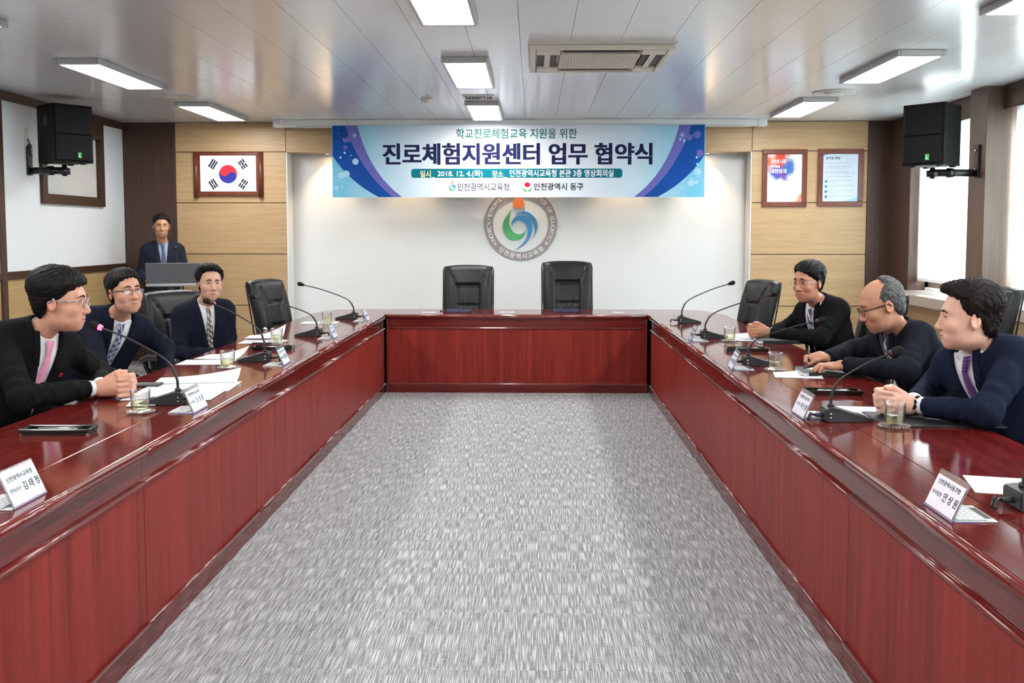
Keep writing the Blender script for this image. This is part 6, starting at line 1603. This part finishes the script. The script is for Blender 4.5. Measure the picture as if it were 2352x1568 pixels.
# 3 --- left rear: dark navy suit, plaid tie
S0 = aty(469, 711, 6.96)
PEOPLE.append(dict(label='seated man in dark navy suit with brown plaid tie looking at the camera', head=aty(482, 651, 6.90), face=(-58, -2, 2), hs=1.0, S0=S0, pelvis=(-2.40, 7.06, .53), chest=-54,
    elbow_r=tuple(aty(415, 815, 6.80)), elbow_l=tuple(aty(528, 800, 7.15)), wrist_r=(-2.20, 6.72, .63), wrist_l=(-2.13, 6.90, .63), hands=[], suit=S_navy, tie=tie_mat('brown_plaid_tie', (srgb(44, 36, 52), srgb(206, 200, 190), srgb(120, 84, 70)), 'plaid'), hairm=H_black, eyes=.62, smile=.3,
    skin=(214, 166, 142), hair=dict(thick=(.012, .014, .026), line=.092, temple=.030, rough=.004, tufts=[((.02, .04, .112), (.055, .045, .026))], seed=2)))
# 4 --- standing at the lectern
S0 = aty(374, 569, 10.64)
PEOPLE.append(dict(label='standing smiling man in slate suit with blue lanyard behind the lectern', head=aty(371, 519, 10.58), face=(-66, 2, 0), hs=1.0, S0=S0, pelvis=(S0[0] - .01, S0[1] + .03, S0[2] - .52), chest=-66, stand=True,
    elbow_r=tuple(aty(323, 628, 10.58)), elbow_l=tuple(aty(425, 624, 10.68)), wrist_r=tuple(aty(340, 646, 10.40)), wrist_l=tuple(aty(420, 648, 10.44)), hands=[], suit=S_slate, shirt=M_shirtb, tie=tie_mat('navy_dotted_tie', (srgb(26, 30, 78), srgb(190, 196, 220)), 'dots'), hairm=H_black, eyes=.3, smile=1.0, teeth=True,
    skin=(196, 142, 112), hair=dict(thick=(.008, .010, .018), line=.076, temple=.042, seed=5), vox=.0046, jvox=.011))
# 5 --- right rear: dark suit, thin glasses, silver watch
S0 = aty(1880, 706, 6.72); hc_ = aty(1742, 785, 6.86); hc_[2] = ZT + .006
hands, w1, w2 = clasped(hc_, axes(180), 1.12)
PEOPLE.append(dict(label='seated man in black suit with thin glasses and silver wristwatch, far right', head=aty(1856, 647, 6.62), face=(-144, 4, 0), hs=1.06, S0=S0, pelvis=(S0[0] + .16, S0[1] + .02, .53), chest=206, bs=1.03,
    elbow_r=(1.86, 7.10, .79), elbow_l=(1.90, 6.46, .775), wrist_r=w1, wrist_l=w2, hands=hands, suit=S_black, tie=tie_mat('violet_striped_tie', (srgb(90, 78, 120), srgb(214, 210, 222), srgb(60, 50, 90)), 'stripe'), hairm=H_black, eyes=.6, brow=-.004,
    skin=(198, 138, 110), jaw=.95, hair=dict(thick=(.010, .012, .022), line=.070, temple=.042, part=-.25, seed=3), glasses=dict(w=.023, h=.015, round=3, r=.0011, m=M_chrome), cuffs=False))
# 6 --- right middle: grey-haired man writing
S0 = aty(2058, 772, 5.20)
wr_r = aty(1900, 822, 5.36); wr_l = aty(1945, 842, 5.08)
wr_r[2] = max(wr_r[2], ZT + .05); wr_l[2] = max(wr_l[2], ZT + .062)
hr, ptip, ptop = pen_hand(wr_r, axes(178, 14), 1, 1.1)
hl = flat_hand(wr_l, axes(168, 8), -1, 1.1, .6)
PEOPLE.append(dict(label='seated grey-haired man with glasses bent over his notebook, writing', head=aty(2024, 699, 5.10), face=(176, 20, 0), hs=1.10, S0=S0, pelvis=seat_pelvis(S0, 180), chest=193, bs=1.05, belly=1.1,
    elbow_r=(1.80, 5.56, .80), elbow_l=(1.86, 4.88, .785), wrist_r=wr_r, wrist_l=wr_l, hands=hr + hl, suit=S_navy2, shirt=M_shirtd, tie=tie_mat('grey_striped_tie', (srgb(84, 70, 104), srgb(200, 196, 204), srgb(40, 34, 60)), 'stripe'), hairm=H_grey, browm=H_grey, eyes=.35, vlen=.24,
    skin=(206, 150, 122), cheek=1.05, jaw=1.1, hair=dict(thick=(.006, .008, .0045), bald=1, rough=.0022, seed=6, tufts=[((0, -.01, .112), (.05, .06, .012))]), glasses=dict(w=.023, h=.017, round=2.6, r=.0016, m=M_blackpl), cuffs=False))
# 7 --- right front: navy suit, violet tie
S0 = aty(2243, 817, 4.02); hc_ = aty(2052, 954, 3.98); hc_[2] = ZT + .010
hands, w1, w2 = clasped(hc_, axes(178), 1.12)
PEOPLE.append(dict(label='seated smiling man in deep navy suit with violet tie and black wristwatch, near right', head=aty(2224, 728, 3.96), face=(166, 1, 0), hs=1.06, S0=S0, pelvis=seat_pelvis(S0, 180), chest=203, bs=1.05, belly=1.08,
    elbow_r=(1.76, 4.32, .79), elbow_l=(1.72, 3.72, .785), wrist_r=w1, wrist_l=w2, hands=hands, suit=S_blue, tie=tie_mat('violet_dotted_tie', (srgb(84, 34, 110), srgb(170, 120, 196)), 'dots'), hairm=H_brown, eyes=.4, smile=.8,
    skin=(236, 184, 162), cheek=1.06, jaw=1.08, hair=dict(thick=(.010, .014, .028), line=.084, temple=.030, rough=.004, tufts=[((0, .055, .108), (.055, .042, .026))], seed=8), jvox=.008, vox=.0042))
BUILT = [person(sp) for sp in PEOPLE]
(r1_, I1), (r7, I7), (r6, I6), (r5, I5), (r4, I4) = BUILT[0], BUILT[6], BUILT[5], BUILT[4], BUILT[3]
berry_pin(r1_, I1, -.095, -.12); berry_pin(r7, I7, -.085, -.10)
sleeve_buttons(r1_, I1, 1, 1); sleeve_buttons(r7, I7, -1, -1)
def watch(root, I, s, m, back):
    w_, e = I['wr'][s], I['el'][s]; d = unit(w_ - e); c = w_ + d * back
    n = unit(np.cross(d, [0, 0, 1.0])) * s * 1.0; n = unit(n + np.array([0, 0, .25]))
    pa = [c + (n * math.cos(a) + np.cross(d, n) * math.sin(a)) * .0315 - I['base'] for a in np.linspace(0, 2 * math.pi, 20, endpoint=False)]
    o = tube('watch_strap', pa, .0055, m, root, 8, (.5, 1.6), True)
    tube('watch_case', [c + n * .026 - I['base'], c + n * .036 - I['base']], .021, m, o, 24)
    tube('watch_dial', [c + n * .036 - I['base'], c + n * .0368 - I['base']], .0165, M_gloss if m is not M_chrome else M_pwhite, o, 20)
watch(r7, I7, -1, M_blackpl, .022); watch(r5, I5, -1, M_chrome, .020)
pe = empty('pen', ptip, 0, 'black pen in the hand of the grey-haired writing man', 'pen')
dv = np.asarray(ptop) - np.asarray(ptip)
tube('pen_barrel', [dv * .08, dv * .9], .0048, M_gloss, pe, 10); tube('pen_tip', [dv * 0, dv * .08], [.0012, .0046], M_chrome, pe, 10); tube('pen_clip', [dv * .7 + [0, -.006, 0], dv * .96 + [0, -.006, 0]], .0012, M_chrome, pe, 6); tube('pen_cap', [dv * .9, dv * 1.0], .005, M_gloss, pe, 10)
pn = empty('pen', hc_ * 0 + aty(1726, 751, 6.86), 0, 'dark pen held by the man with silver wristwatch', 'pen')
tube('pen_barrel', [(-.03, -.01, .004), (.05, .0, -.006)], .0045, M_gloss, pn, 8); tube('pen_tip', [(-.042, -.0115, .0055), (-.03, -.01, .004)], [.001, .0042], M_chrome, pn, 8)
# gold badge of the writing man, lanyard of the standing man
p = on_jacket(I6, -.09, -.10, .003); tube('gold_badge', [p, p + I6['T'] @ np.array((0, .003, 0))], .009, mat('gold', (.75, .5, .15, 1), .25, 1.0, var=.05), r6, 14)
for s in (1, -1):
    tube('lanyard', [on_jacket(I4, s * (.046 - .10 * t), .0 - .34 * t, .004) for t in np.linspace(.0, .42, 10)], .006, mat('blue_lanyard', srgb(52, 58, 170), .6, var=.05), r4, 6, (1, .4))
bpy.data.scenes.remove(TSC)
